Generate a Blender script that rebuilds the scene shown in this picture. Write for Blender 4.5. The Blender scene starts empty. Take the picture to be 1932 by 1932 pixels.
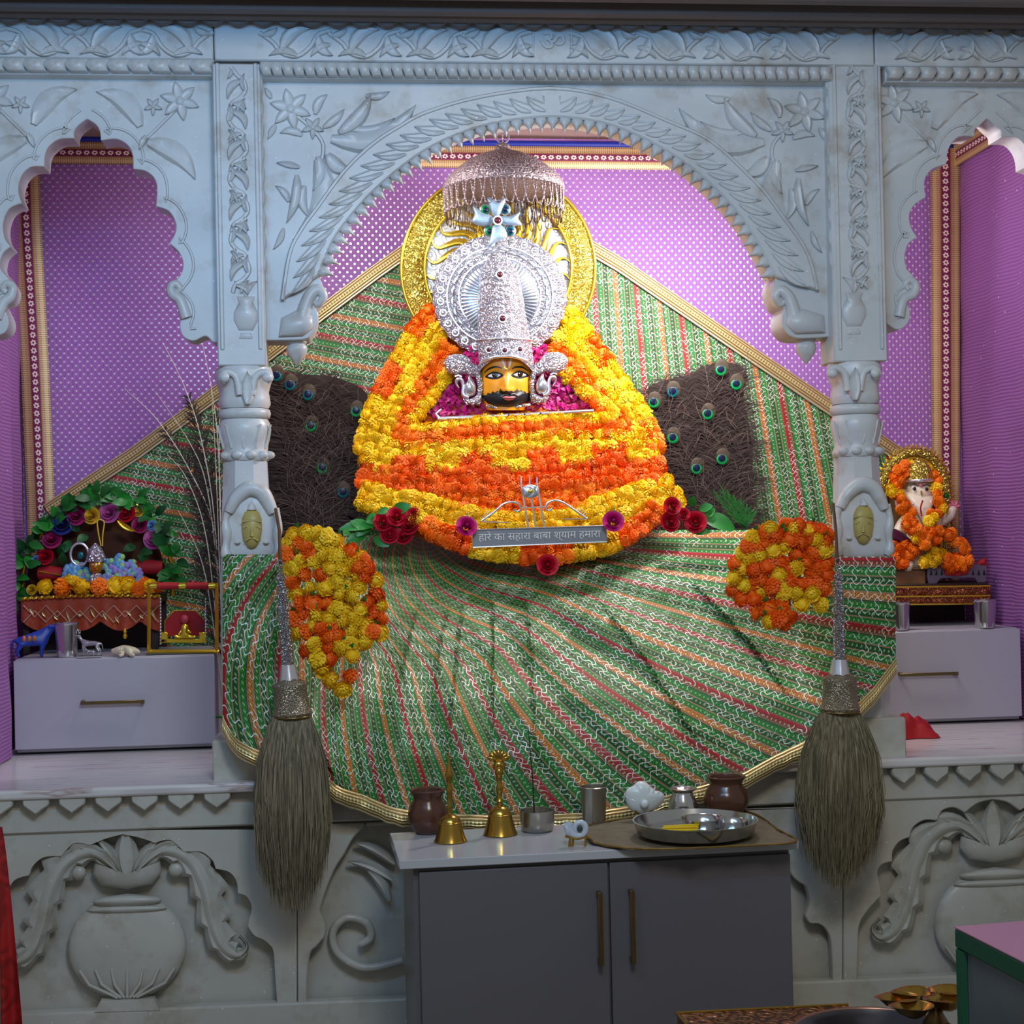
import bpy, bmesh, math, random
from math import sin, cos, pi, sqrt, atan2, hypot
from mathutils import Vector as V, Matrix, Euler, noise
random.seed(7)
SC = bpy.context.scene
COL = SC.collection
# ---------------------------------------------------------------- camera
F = 3000.0; CAM = V((0, -4.5, 1.45))
YAW, PITCH, ROLL = math.atan(F/29840), 34/F, 0.021
f0 = V((sin(YAW), cos(YAW), 0)); r0 = V((cos(YAW), -sin(YAW), 0)); u0 = V((0, 0, 1))
FW = f0*cos(PITCH)+u0*sin(PITCH); u1 = u0*cos(PITCH)-f0*sin(PITCH)
RT = r0*cos(ROLL)-u1*sin(ROLL); UP = r0*sin(ROLL)+u1*cos(ROLL)
cd = bpy.data.cameras.new('camera'); cam = bpy.data.objects.new('camera', cd); COL.objects.link(cam)
M = Matrix((RT, UP, -FW)).transposed().to_4x4(); M.translation = CAM
cam.matrix_world = M; cd.sensor_width = 36; cd.lens = F/1932*36; cd.clip_start = .05; SC.camera = cam
# ---------------------------------------------------------------- world, lamps, exposure
w = bpy.data.worlds.new('room_air'); SC.world = w; w.use_nodes = True
w.node_tree.nodes['Background'].inputs[0].default_value = (.76, .77, .76, 1)
w.node_tree.nodes['Background'].inputs[1].default_value = .20
def lamp(name, kind, loc, to, energy, color, size=.3, size_y=None, spot=None):
    d = bpy.data.lights.new(name, kind); d.energy = energy; d.color = color
    if kind == 'AREA':
        d.size = size
        if size_y: d.shape = 'RECTANGLE'; d.size_y = size_y
    else: d.shadow_soft_size = size
    if spot: d.spot_size = spot; d.spot_blend = .6
    o = bpy.data.objects.new(name, d); COL.objects.link(o); o.location = loc
    o.rotation_euler = (V(to)-V(loc)).to_track_quat('-Z', 'Y').to_euler()
    return o
lamp('hall_tube_light', 'AREA', (-.15, -2.3, 2.62), (-.05, 0, 2.6), 20, (.22, .54, 1.0), 1.7, .15)
lamp('hall_fill_light', 'AREA', (.5, -3.3, 3.0), (.3, 0, 1.0), 21, (1.0, .93, .80), .6)  # unseen warm fill, added to brighten the lower front
lamp('shrine_lamp_right', 'AREA', (1.08, .26, 2.46), (.45, .9, 1.75), 13, (1.0, .96, .97), .35, .1)
lamp('shrine_lamp_left', 'AREA', (-.06, .24, 2.64), (.15, .95, 1.7), 6, (1.0, .96, .97), .5, .1)
lamp('niche_fill_right', 'POINT', (1.5, .3, 2.45), (0, 0, 0), 9, (1.0, .92, .95), .06)  # unseen fill, added so that light reaches the right niche
SC.view_settings.view_transform = 'Standard'; SC.view_settings.look = 'None'
SC.view_settings.exposure = .45; SC.view_settings.gamma = 1; SC.view_settings.use_curve_mapping = False
SC.cycles.use_denoising = True; SC.cycles.max_bounces = 6; SC.cycles.sample_clamp_indirect = 4
# ---------------------------------------------------------------- pixel-ray geometry helpers
def P(px, py, Y):
    d = FW+RT*((px-966)/F)+UP*((966-py)/F)
    return CAM+d*((Y-CAM.y)/d.y)
def S(px, py, Y): return (P(px, py, Y)-CAM).dot(FW)/F      # metres per pixel there
def floorpt(px, py, z):
    d = FW+RT*((px-966)/F)+UP*((966-py)/F)
    return CAM+d*((z-CAM.z)/d.z)
def lerp(a, b, t): return a+(b-a)*t
def clamp(x, a=0., b=1.): return max(a, min(b, x))
def sst(a, b, x): t = clamp((x-a)/(b-a)); return t*t*(3-2*t)
def tab(x, pts):
    if x <= pts[0][0]: return pts[0][1]
    for (a, p), (b, q) in zip(pts, pts[1:]):
        if x <= b: return lerp(p, q, (x-a)/(b-a))
    return pts[-1][1]
def crom(pts, n=6, closed=False):
    out = []; N = len(pts); pts = [tuple(p) for p in pts]
    for i in range(N if closed else N-1):
        g = lambda k: pts[k % N] if closed else pts[clamp(k, 0, N-1)]
        a, b, c, d = g(i-1), g(i), g(i+1), g(i+2)
        for k in range(n):
            t = k/n
            out.append(tuple(.5*(2*q+(r-p)*t+(2*p-5*q+4*r-s)*t*t+(3*q-p-3*r+s)*t**3) for p, q, r, s in zip(a, b, c, d)))
    if not closed: out.append(pts[-1])
    return out
def cusped(segs, n=5):          # list of smooth runs meeting at cusps
    out = []
    for s in segs:
        c = crom(s, n)
        out += c if not out else c[1:]
    return out
def resample(pts, n):
    pts = [V(p) for p in pts]; L = [0]
    for a, b in zip(pts, pts[1:]): L.append(L[-1]+(b-a).length)
    out = []; j = 0
    for i in range(n):
        t = L[-1]*i/(n-1)
        while j < len(pts)-2 and L[j+1] < t: j += 1
        out.append(pts[j].lerp(pts[j+1], clamp((t-L[j])/max(1e-9, L[j+1]-L[j]))))
    return out
def plen(pts): return sum((V(b)-V(a)).length for a, b in zip(pts, pts[1:]))
ORG = {}
class MB:
    def __init__(s): s.v = []; s.f = []; s.uv = None
    def add(s, v, f):
        o = len(s.v); s.v += [V(p) for p in v]; s.f += [tuple(i+o for i in q) for q in f]; return s
    def box(s, c, d, rz=0):
        x, y, z = d[0]/2, d[1]/2, d[2]/2; cc = V(c); R = Matrix.Rotation(rz, 3, 'Z')
        v = [cc+R @ V((a*x, b*y, e*z)) for e in (-1, 1) for a, b in ((-1, -1), (1, -1), (1, 1), (-1, 1))]
        return s.add(v, [(0, 3, 2, 1), (4, 5, 6, 7), (0, 1, 5, 4), (1, 2, 6, 5), (2, 3, 7, 6), (3, 0, 4, 7)])
    def tube(s, pts, r, n=6, flat=1.0):
        pts = [V(p) for p in pts]; N = len(pts); R = r if isinstance(r, (list, tuple)) else [r]*N
        v = []; f = []; up = V((0, 1, 0))
        for i, p in enumerate(pts):
            t = (pts[min(i+1, N-1)]-pts[max(i-1, 0)]).normalized()
            a = t.cross(up)
            if a.length < .05: a = t.cross(V((1, 0, 0)))
            a.normalize(); b = a.cross(t)
            for k in range(n):
                q = 2*pi*k/n; v.append(p+(a*cos(q)+b*sin(q)*flat)*R[i])
        for i in range(N-1):
            for k in range(n):
                l = (k+1) % n; f.append((i*n+k, i*n+l, (i+1)*n+l, (i+1)*n+k))
        f += [tuple(range(n)), tuple(range(N*n-1, N*n-n-1, -1))]
        return s.add(v, f)
    def lathe(s, prof, c, n=24, sx=1, sy=1, rot=0, ax=None, mod=None):
        cc = V(c); v = []; f = []; N = len(prof)
        Q = ax.to_track_quat('Z', 'Y').to_matrix() if ax else None
        for r, z in prof:
            for k in range(n):
                q = 2*pi*k/n+rot; rr = r*(mod(q, z) if mod else 1)
                p = V((rr*cos(q)*sx, rr*sin(q)*sy, z)); v.append(cc+(Q @ p if Q else p))
        for i in range(N-1):
            for k in range(n):
                l = (k+1) % n; f.append((i*n+k, i*n+l, (i+1)*n+l, (i+1)*n+k))
        if prof[0][0] > 1e-5: f.append(tuple(range(n-1, -1, -1)))
        if prof[-1][0] > 1e-5: f.append(tuple(range((N-1)*n, N*n)))
        return s.add(v, f)
    def ell(s, c, r, n=12, m=8, R=None):
        cc = V(c); v = []; f = []
        for i in range(m+1):
            a = pi*i/m
            for k in range(n):
                q = 2*pi*k/n; p = V((r[0]*sin(a)*cos(q), r[1]*sin(a)*sin(q), r[2]*cos(a)))
                v.append(cc+(R @ p if R else p))
        for i in range(m):
            for k in range(n):
                l = (k+1) % n; f.append((i*n+k, (i+1)*n+k, (i+1)*n+l, i*n+l))
        return s.add(v, f)
    def prism(s, out, dv):      # out: world points of the front face, dv: vector to the back face
        a = [V(p) for p in out]; n = len(a); d = V(dv)
        f = [tuple(range(n)), tuple(range(2*n-1, n-1, -1))]
        f += [(i, i+n, (i+1) % n+n, (i+1) % n) for i in range(n)]
        return s.add(a+[p+d for p in a], f)
    def pxprism(s, pts, Y, th): return s.prism([P(x, y, Y) for x, y in pts], (0, th, 0))
    def pillow(s, pts, Y, d, rings=(1, .93, .75, .45), back=.004, c=None):   # inflated relief over a pixel outline, bulging to the viewer
        n = len(pts); cx = sum(p[0] for p in pts)/n; cy = sum(p[1] for p in pts)/n
        if c: cx, cy = c
        v = []; f = []
        yf = Y if callable(Y) else (lambda x, y: Y)
        for x, y in pts: v.append(P(x, y, yf(x, y)+back))
        for q in rings:
            for x, y in pts:
                X, Z = cx+(x-cx)*q, cy+(y-cy)*q
                v.append(P(X, Z, yf(X, Z)-d*sqrt(max(0, 1-q*q))))
        v.append(P(cx, cy, yf(cx, cy)-d)); R = len(rings)
        for i in range(R):
            for k in range(n):
                l = (k+1) % n; f.append((i*n+k, i*n+l, (i+1)*n+l, (i+1)*n+k))
        for k in range(n): f.append((R*n+k, R*n+(k+1) % n, len(v)-1))
        f.append(tuple(range(n-1, -1, -1)))
        return s.add(v, f)
    def pxtube(s, pts, Y, r, n=6, flat=1.0):
        yf = Y if callable(Y) else (lambda x, y: Y)
        return s.tube([P(x, y, yf(x, y)) for x, y in pts], r, n, flat)
    def leaf(s, a, b, w, bend=0, Y=0, d=.006, n=8, curl=0):   # relief leaf between two pixel points
        ax, ay = a; bx, by = b; L = hypot(bx-ax, by-ay); tx, ty = (bx-ax)/L, (by-ay)/L; nx, ny = -ty, tx
        sp = [(ax+tx*L*t+nx*bend*sin(pi*t), ay+ty*L*t+ny*bend*sin(pi*t)) for t in [i/n for i in range(n+1)]]
        v = []; f = []
        for i, (x, y) in enumerate(sp):
            t = i/n; ww = w*(sin(pi*min(1, t*.92+.08))**.8)*(1-.25*t)
            p, q = sp[max(0, i-1)], sp[min(n, i+1)]; l = hypot(q[0]-p[0], q[1]-p[1]); mx, my = -(q[1]-p[1])/l, (q[0]-p[0])/l
            for k, h in ((-1, -.5), (-.55, .8), (0, .45), (.55, .8), (1, -.5)):
                v.append(P(x+mx*ww*k, y+my*ww*k, Y-d*h-curl*t*t))
        for i in range(n):
            for k in range(4): f.append((i*5+k, i*5+k+1, (i+1)*5+k+1, (i+1)*5+k))
        return s.add(v, f)
    def leaf3(s, base, tip, w, nrm, bend=.15, fold=.25, n=4):  # free leaf blade
        b = V(base); t = V(tip); d = t-b; L = d.length; d = d/L; nn = V(nrm).normalized(); sd = d.cross(nn).normalized(); nn = sd.cross(d)
        v = []; f = []
        for i in range(n+1):
            q = i/n; c = b+d*L*q+nn*(bend*L*sin(pi*q*.9)); ww = w*max(.04, sin(pi*(q*.9+.06))**.8)
            v += [c-sd*ww+nn*ww*fold, c, c+sd*ww+nn*ww*fold]
        for i in range(n):
            for k in range(2): f.append((i*3+k, i*3+k+1, i*3+k+4, i*3+k+3))
        return s.add(v, f)
    def obj(s, name, mat, parent=None, smooth=40, bevel=0, org=None, seg=1):
        o0 = ORG[parent.name] if parent else (V(org) if org is not None else V((0, 0, 0)))
        me = bpy.data.meshes.new(name); me.from_pydata([p-o0 for p in s.v], [], s.f)
        if mat: me.materials.append(mat)
        if smooth:
            me.polygons.foreach_set('use_smooth', [True]*len(me.polygons)); me.set_sharp_from_angle(angle=math.radians(smooth))
        if s.uv:
            u = me.uv_layers.new(name='UVMap')
            for l in me.loops: u.data[l.index].uv = s.uv[l.vertex_index]
        me.update()
        o = bpy.data.objects.new(name, me); COL.objects.link(o); ORG[o.name] = o0
        if parent: o.parent = parent
        else: o.location = o0
        if bevel:
            b = o.modifiers.new('bevel', 'BEVEL'); b.width = bevel; b.segments = seg; b.limit_method = 'ANGLE'; b.angle_limit = .6
        return o
def grid(nu, nv, fn, closed=False):     # fn(u,v)->(point, uv)
    m = MB(); m.uv = []
    for j in range(nv+1):
        for i in range(nu+1):
            p, uv = fn(i/nu, j/nv); m.v.append(V(p)); m.uv.append(uv)
    for j in range(nv):
        for i in range(nu): a = j*(nu+1)+i; m.f.append((a, a+1, a+nu+2, a+nu+1))
    return m
def thing(name, label, cat, loc, group=None):
    o = bpy.data.objects.new(name, None); o.empty_display_size = .03; COL.objects.link(o); o.location = loc; ORG[o.name] = V(loc)
    o['label'] = label; o['category'] = cat
    if group: o['group'] = group
    return o
def tag(o, label, cat, group=None, kind=None):
    o['label'] = label; o['category'] = cat
    if group: o['group'] = group
    if kind: o['kind'] = kind
    return o
def struct(o): o['kind'] = 'structure'; return o
def stuff(o): o['kind'] = 'stuff'; return o
def inst(name, mesh, parent, loc, rot=(0, 0, 0), sc=(1, 1, 1)):
    o = bpy.data.objects.new(name, mesh); COL.objects.link(o); o0 = ORG[parent.name] if parent else V((0, 0, 0))
    o.parent = parent; o.location = V(loc)-o0; o.rotation_euler = rot; o.scale = sc if isinstance(sc, (tuple, list)) else (sc,)*3; ORG[o.name] = o0
    return o
def meshof(mb, name, mat, smooth=40):
    me = bpy.data.meshes.new(name); me.from_pydata(mb.v, [], mb.f); me.materials.append(mat)
    if smooth: me.polygons.foreach_set('use_smooth', [True]*len(me.polygons)); me.set_sharp_from_angle(angle=math.radians(smooth))
    me.update(); return me
# ---------------------------------------------------------------- materials
def lin(h):
    h = h.lstrip('#'); c = [int(h[i:i+2], 16)/255 for i in (0, 2, 4)]
    return tuple((x/12.92 if x <= .04045 else ((x+.055)/1.055)**2.4) for x in c)+(1,)
class G:
    def __init__(s, name, col='#888888', rough=.5, metal=0, spec=.5):
        s.m = bpy.data.materials.new(name); s.m.use_nodes = True; s.t = s.m.node_tree
        s.b = s.t.nodes['Principled BSDF']
        s.b.inputs['Base Color'].default_value = lin(col); s.b.inputs['Roughness'].default_value = rough
        s.b.inputs['Metallic'].default_value = metal; s.b.inputs['Specular IOR Level'].default_value = spec
    def n(s, ty, props=None, **ins):
        d = s.t.nodes.new(ty)
        for k, v in (props or {}).items(): setattr(d, k, v)
        for k, v in ins.items(): s.set(d.inputs[int(k[1:]) if k[0] == '_' else k], v)
        return d
    def set(s, sock, v):
        if hasattr(v, 'is_linked'): s.t.links.new(v, sock)
        else: sock.default_value = v
    def mt(s, op, a, b=0., c=0.):
        return s.n('ShaderNodeMath', {'operation': op}, _0=a, _1=b, _2=c).outputs[0]
    def coord(s, k='Object'): return s.n('ShaderNodeTexCoord').outputs[k]
    def uvw(s, k='UV'):
        x = s.n('ShaderNodeSeparateXYZ', _0=s.coord(k)); return x.outputs
    def noise(s, scale, detail=3, k='Object', vec=None, rough=.5):
        d = s.n('ShaderNodeTexNoise', Scale=scale, Detail=detail, Roughness=rough); s.set(d.inputs['Vector'], vec or s.coord(k)); return d.outputs['Fac']
    def vor(s, scale, feat='F1', k='Object'):
        d = s.n('ShaderNodeTexVoronoi', {'feature': feat}, Scale=scale); s.set(d.inputs['Vector'], s.coord(k)); return d
    def mix(s, f, a, b):
        d = s.n('ShaderNodeMix', {'data_type': 'RGBA'}); s.set(d.inputs[0], f)
        s.set(d.inputs[6], lin(a) if isinstance(a, str) else a); s.set(d.inputs[7], lin(b) if isinstance(b, str) else b); return d.outputs[2]
    def ramp(s, f, stops, const=False):
        d = s.n('ShaderNodeValToRGB'); e = d.color_ramp
        if const: e.interpolation = 'CONSTANT'
        while len(e.elements) < len(stops): e.elements.new(.5)
        for q, (p, c) in zip(e.elements, stops): q.position = p; q.color = lin(c) if isinstance(c, str) else (c, c, c, 1)
        s.set(d.inputs[0], f); return d.outputs[0]
    def lt(s, a, b): return s.mt('LESS_THAN', a, b)
    def frac(s, a): return s.mt('FRACT', a)
    def base(s, x): s.set(s.b.inputs['Base Color'], x); return s
    def ro(s, x): s.set(s.b.inputs['Roughness'], x); return s
    def me(s, x): s.set(s.b.inputs['Metallic'], x); return s
    def bump(s, h, st=.3, dist=.01):
        d = s.n('ShaderNodeBump', Strength=st, Distance=dist, Height=h); s.t.links.new(d.outputs[0], s.b.inputs['Normal']); return s
def simple(name, col, rough=.5, metal=0, var=.12, scale=30, bump=0, spec=.5):
    g = G(name, col, rough, metal, spec); c = lin(col); f = g.noise(scale)
    lo = tuple(x*(1-var) for x in c[:3])+(1,); hi = tuple(min(1, x*(1+var)) for x in c[:3])+(1,)
    g.base(g.mix(f, lo, hi))
    if bump: g.bump(g.noise(scale*3), bump, .004)
    return g.m
def m_marble(name, a, b, stain, amt):
    g = G(name, a, .34); f = g.noise(3.2, 4); f2 = g.noise(9, 5, rough=.65)
    c = g.mix(g.ramp(f, [(.35, 0), (.65, 1)]), a, b)
    c = g.mix(g.mt('MULTIPLY', g.ramp(f2, [(.52, 0), (.72, 1)]), amt), c, stain)
    v = g.vor(46); sp = g.mt('MULTIPLY', g.lt(v.outputs['Distance'], .075), g.mt('GREATER_THAN', g.n('ShaderNodeSeparateXYZ', _0=v.outputs['Color']).outputs[0], .72))
    c = g.mix(sp, c, '#ffffff'); g.base(c); g.ro(g.mt('SUBTRACT', .36, g.mt('MULTIPLY', sp, .25)))
    g.bump(g.noise(40), .12, .004); return g.m
MARBLE = m_marble('carved_marble', '#c2c4c4', '#d6d7d5', '#a08a6e', .6)
MARBLE_LOW = m_marble('stained_marble', '#b6b5ab', '#c6c4ba', '#8f8468', .5)
def m_slab():
    g = G('veined_slab', '#d8d2d0', .22); x = g.n('ShaderNodeMapping'); g.set(x.inputs[0], g.coord()); x.inputs['Scale'].default_value = (1.2, 9, 9)
    f = g.noise(3, 5, vec=x.outputs[0]); g.base(g.ramp(f, [(.3, '#c9c2c2'), (.5, '#dcd8d6'), (.62, '#d8d3d1'), (.66, '#b29a98'), (.7, '#d6d0cf')])); return g.m
SLAB = m_slab()
CORNICE = simple('shade_toned_cornice_stone', '#6e6664', .7, 0, .15, 8)  # shade of the unlit eave underside is put into this dark stone colour
def m_purple():
    g = G('dotted_purple_brocade', '#9a58b4', .55); u, v, _ = g.uvw()
    row = g.mt('DIVIDE', v, .0145); par = g.mt('MULTIPLY', g.mt('MODULO', g.mt('FLOOR', row), 2), .5)
    dx = g.mt('SUBTRACT', g.frac(g.mt('ADD', g.mt('DIVIDE', u, .0262), par)), .5); dy = g.mt('SUBTRACT', g.frac(row), .5)
    d = g.mt('ADD', g.mt('POWER', g.mt('MULTIPLY', dx, 1.85), 2), g.mt('POWER', dy, 2)); m = g.lt(d, .066)
    f = g.noise(60); c = g.mix(f, '#945ca6', '#aa72be'); g.base(g.mix(m, c, '#f3e6f4')); g.ro(g.mt('SUBTRACT', .6, g.mt('MULTIPLY', m, .35)))
    g.me(g.mt('MULTIPLY', m, .35)); g.bump(g.mt('ADD', g.mt('SINE', g.mt('MULTIPLY', u, 480)), g.noise(6, k='UV')), .12, .003); return g.m
PURPLE = m_purple()
def m_purple_side():
    g = G('ribbed_purple_net', '#a05a9c', .6); u, v, _ = g.uvw()
    wv = g.mt('SINE', g.mt('ADD', g.mt('MULTIPLY', v, 520), g.mt('MULTIPLY', g.noise(5, k='UV'), 14)))
    c = g.mix(g.mt('MULTIPLY', g.mt('ADD', wv, 1), .5), '#8a5296', '#a46aae')
    vo = g.vor(26, k='UV'); c = g.mix(g.mt('MULTIPLY', g.lt(vo.outputs['Distance'], .07), g.mt('GREATER_THAN', g.n('ShaderNodeSeparateXYZ', _0=vo.outputs['Color']).outputs[0], .5)), c, '#ffe9ff')
    g.base(c); g.bump(wv, .3, .004); return g.m
PURPLE_SIDE = m_purple_side()
def m_trim():       # u metres along, v 0..1 across
    g = G('maroon_gold_lace', '#7a2a4c', .45); u, v, _ = g.uvw()
    du = g.mt('SUBTRACT', g.frac(g.mt('DIVIDE', u, .027)), .5); dv = g.mt('DIVIDE', g.mt('SUBTRACT', v, .5), .26)
    r = g.mt('SQRT', g.mt('ADD', g.mt('POWER', du, 2), g.mt('POWER', dv, 2)))
    th = g.mt('ARCTAN2', dv, du); pet = g.mt('ADD', .36, g.mt('MULTIPLY', g.mt('SINE', g.mt('MULTIPLY', th, 6)), .06))
    fl = g.mt('MULTIPLY', g.lt(r, pet), g.mt('GREATER_THAN', r, .14))
    band = g.ramp(v, [(0, '#8e5a34'), (.08, '#c79a63'), (.2, '#a87a48'), (.34, '#7d2450'), (.66, '#a87a48'), (.8, '#c9a06a'), (.93, '#8e5a34')], True)
    dots = g.mt('MULTIPLY', g.lt(g.frac(g.mt('DIVIDE', u, .0075)), .5), g.mt('GREATER_THAN', g.mt('ABSOLUTE', g.mt('SUBTRACT', v, .5)), .2))
    c = g.mix(g.mt('MULTIPLY', dots, .45), band, '#f6e6c0'); g.base(g.mix(fl, c, '#f4dcd0'))
    g.me(g.mt('MULTIPLY', g.mt('SUBTRACT', 1, fl), .35)); g.bump(g.mt('ADD', fl, dots), .4, .003); return g.m
TRIM = m_trim()
def m_lace():
    g = G('gold_beaded_lace', '#c49a4a', .35, .55); u, v, _ = g.uvw()
    rows = g.mt('MULTIPLY', g.mt('SINE', g.mt('MULTIPLY', v, 38)), .5); dots = g.lt(g.frac(g.mt('DIVIDE', u, .011)), .4)
    mid = g.lt(g.mt('ABSOLUTE', g.mt('SUBTRACT', v, .45)), .14)
    c = g.mix(g.mt('ADD', rows, .5), '#9a7434', '#e6cf98'); c = g.mix(g.mt('MULTIPLY', dots, mid), c, '#fff2a8'); c = g.mix(g.mt('GREATER_THAN', v, .86), c, '#d9c79c')
    g.base(c); g.bump(g.mt('ADD', rows, g.mt('MULTIPLY', dots, mid)), .5, .004); return g.m
LACE = m_lace()
def m_green(name, per, net, light):
    g = G(name, '#2f7d3a', .5); u, v, _ = g.uvw()
    s = g.frac(g.mt('DIVIDE', u, per))
    B = '#9a7a5a'; K = '#3d3a22'; GR = '#0f8a28' if not light else '#1a9036'; GD = '#085a1c'; RD = '#b0101f'; OR = '#e07a18'
    c = g.ramp(s, [(0, RD), (.10, B), (.13, K), (.15, GR), (.26, B), (.285, GD), (.38, B), (.405, GR), (.50, B), (.525, OR), (.61, B), (.635, K), (.655, GR), (.76, B), (.785, GD), (.88, B), (.905, GR), (.975, B)], True)
    du = g.mt('ABSOLUTE', g.mt('SUBTRACT', g.frac(g.mt('DIVIDE', g.mt('SUBTRACT', s, .1427), .1247)), .5)); dv = g.mt('ABSOLUTE', g.mt('SUBTRACT', g.frac(g.mt('DIVIDE', v, .0135)), .5))
    mx = g.mt('MAXIMUM', du, g.mt('MULTIPLY', dv, .9)); ring = g.lt(mx, .17)
    dk = g.mt('MULTIPLY', g.lt(mx, .34), g.mt('GREATER_THAN', mx, .17)); c = g.mix(g.mt('MULTIPLY', dk, .6), c, '#12301a'); c = g.mix(g.mt('MULTIPLY', ring, .4), c, '#c9e6a0')
    k = 2*pi/net
    def wav(a, b):
        x = g.frac(g.mt('ADD', g.mt('DIVIDE', a, net), g.mt('MULTIPLY', g.mt('SINE', g.mt('MULTIPLY', b, k)), .20)))
        return g.lt(g.mt('ABSOLUTE', g.mt('SUBTRACT', x, .5)), .029)
    m = g.mt('MAXIMUM', wav(u, v), wav(v, g.mt('MULTIPLY', u, -1))); br = g.ramp(g.noise(9, 2, k='UV'), [(.40, 0), (.47, 1)]); m = g.mt('MULTIPLY', m, br)
    if not light: m = g.mt('MULTIPLY', m, g.n('ShaderNodeMapRange', _0=v, _1=.15, _2=.34).outputs[0])
    ir = g.ramp(g.noise(40, 1, k='UV'), [(.3, '#9fe3c8'), (.45, '#f4fbf4'), (.55, '#ffffff'), (.66, '#ffe9b0'), (.75, '#a9c8ff')])
    g.base(g.mix(m, c, ir)); g.ro(g.mt('SUBTRACT', .6, g.mt('MULTIPLY', m, .2))); g.me(g.mt('MULTIPLY', m, .12))
    g.bump(g.mt('ADD', m, g.mt('MULTIPLY', ring, .3)), .35, .003); return g.m
GREEN = m_green('green_striped_sequin_cloth', .185, .039, False)
GREEN2 = m_green('green_striped_sequin_drape', .16, .034, True)
def m_petal(name, lo, hi, hv=.03):
    g = G(name, lo, .55, 0, .3); r = g.n('ShaderNodeObjectInfo').outputs['Random']; f = g.noise(70, 2)
    c = g.mix(g.mt('MULTIPLY', g.mt('ADD', r, f), .5), lo, hi); g.base(c)
    g.b.inputs['Subsurface Weight'].default_value = .12; g.b.inputs['Subsurface Radius'].default_value = (.006, .003, .001); return g.m
YEL = m_petal('yellow_marigold', '#f2b500', '#ffd91c'); ORA = m_petal('orange_marigold', '#f06000', '#ff8c10'); DOR = m_petal('deep_orange_marigold', '#ee5006', '#ff7c14'); LEM = m_petal('lemon_marigold', '#efb60a', '#ffd82a')
def m_emboss(name, col, col2, rough, scale, st, metal=.9):
    g = G(name, col, rough, metal); a = g.vor(scale, 'F1'); b = g.noise(scale*.8, 3)
    w = g.mt('SINE', g.mt('MULTIPLY', a.outputs['Distance'], 18)); h = g.mt('ADD', w, b)
    g.base(g.mix(g.mt('MULTIPLY', g.mt('ADD', w, 1), .5), col2, col)); g.bump(h, st, .004); return g.m
SILVER = m_emboss('embossed_silver', '#eceaf0', '#a8a2b2', .28, 55, .65, .8)
SILVER_S = simple('plain_silver', '#e2e3e8', .25, .85, .06)
SILVER_D = m_emboss('old_silver', '#b39fa3', '#85706f', .42, 45, .5, .45)
GOLD = m_emboss('embossed_gold', '#f6e26a', '#b09a40', .26, 48, .6, .8)
GOLD_S = simple('plain_gold', '#e8c440', .25, .85, .08)
WHITEMETAL = m_emboss('hammered_white_metal', '#dad9d6', '#b4b4b4', .35, 30, .2, .6)
STEEL = simple('polished_steel', '#c9c9c9', .16, .95, .05); STEELB = simple('brushed_steel', '#a8a498', .28, .9, .08)
BRASS = simple('polished_brass', '#b08c3e', .22, .92, .08); BRONZE = simple('dark_bronze', '#6a5436', .35, .85, .15)
CLAY = simple('glazed_brown_clay', '#553528', .22, 0, .15, 12)
BLACK = simple('black_paint', '#0d0a0a', .45, 0, .1); WHITE = simple('white_paint', '#f4efe8', .35, 0, .03)
SKIN = simple('saffron_painted_face', '#f09c18', .38, 0, .03, 12); LIP = simple('pink_lip_paint', '#c8646c', .35, 0, .05); IRIS = simple('dark_brown_iris', '#2c1408', .2, 0, .1)
RED = simple('red_velvet', '#a8101c', .7, 0, .12, 25); REDROSE = simple('red_rose_petal', '#b8082a', .5, 0, .2, 60); MAG = simple('magenta_rose_petal', '#b8106e', .5, 0, .3, 50)
PINK = simple('pink_fabric_rose', '#c05a9c', .6, 0, .15); BLUEF = simple('navy_fabric_rose', '#1c2c78', .6, 0, .15); SKYF = simple('sky_blue_fabric', '#6aa0d0', .6, 0, .12); YELF = simple('yellow_fabric_rose', '#dcb428', .6, 0, .12); MAGF = simple('plum_fabric_rose', '#a02060', .6, 0, .15)
LEAFG = simple('green_leaf', '#1f7a28', .4, 0, .25, 30); LEAFD = simple('dark_green_leaf', '#1a5a2a', .45, 0, .2, 30)
FEATH = simple('dark_peacock_barbs', '#3e2f2a', .8, 0, .4, 60); QUILL = simple('pale_quill', '#d8ccba', .45, 0, .1); BACKF = simple('dark_feather_felt', '#2e221c', .95, 0, .2)
EYE_B = simple('bronze_feather_eye', '#443522', .6, .1, .25); EYE_G = simple('emerald_feather_eye', '#0a9a4e', .35, .25, .1); EYE_T = simple('teal_feather_eye', '#0c6a72', .3, .3); EYE_N = simple('navy_feather_eye', '#12183c', .3, .2)
LAMIN = simple('grey_laminate', '#b2b0ba', .32, 0, .03, 4); LAMIN_D = simple('charcoal_laminate', '#605d62', .34, 0, .03, 4); COUNTER = simple('pale_counter_slab', '#b2b2b6', .14, 0, .04, 6)
HANDLE = simple('brass_bar_handle', '#7d6a44', .3, .85, .1)
def m_hair():
    g = G('yak_tail_hair', '#8d7d5c', .7); hm = g.n('ShaderNodeMapping'); g.set(hm.inputs[0], g.coord()); hm.inputs['Scale'].default_value = (2.2, 2.2, .10); f = g.n('ShaderNodeHairInfo').outputs['Random'] if 0 else g.noise(60, 3, vec=hm.outputs[0])
    g.base(g.ramp(f, [(.25, '#3e3524'), (.5, '#75694e'), (.75, '#9a8d70')])); return g.m
HAIR = m_hair()
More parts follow.
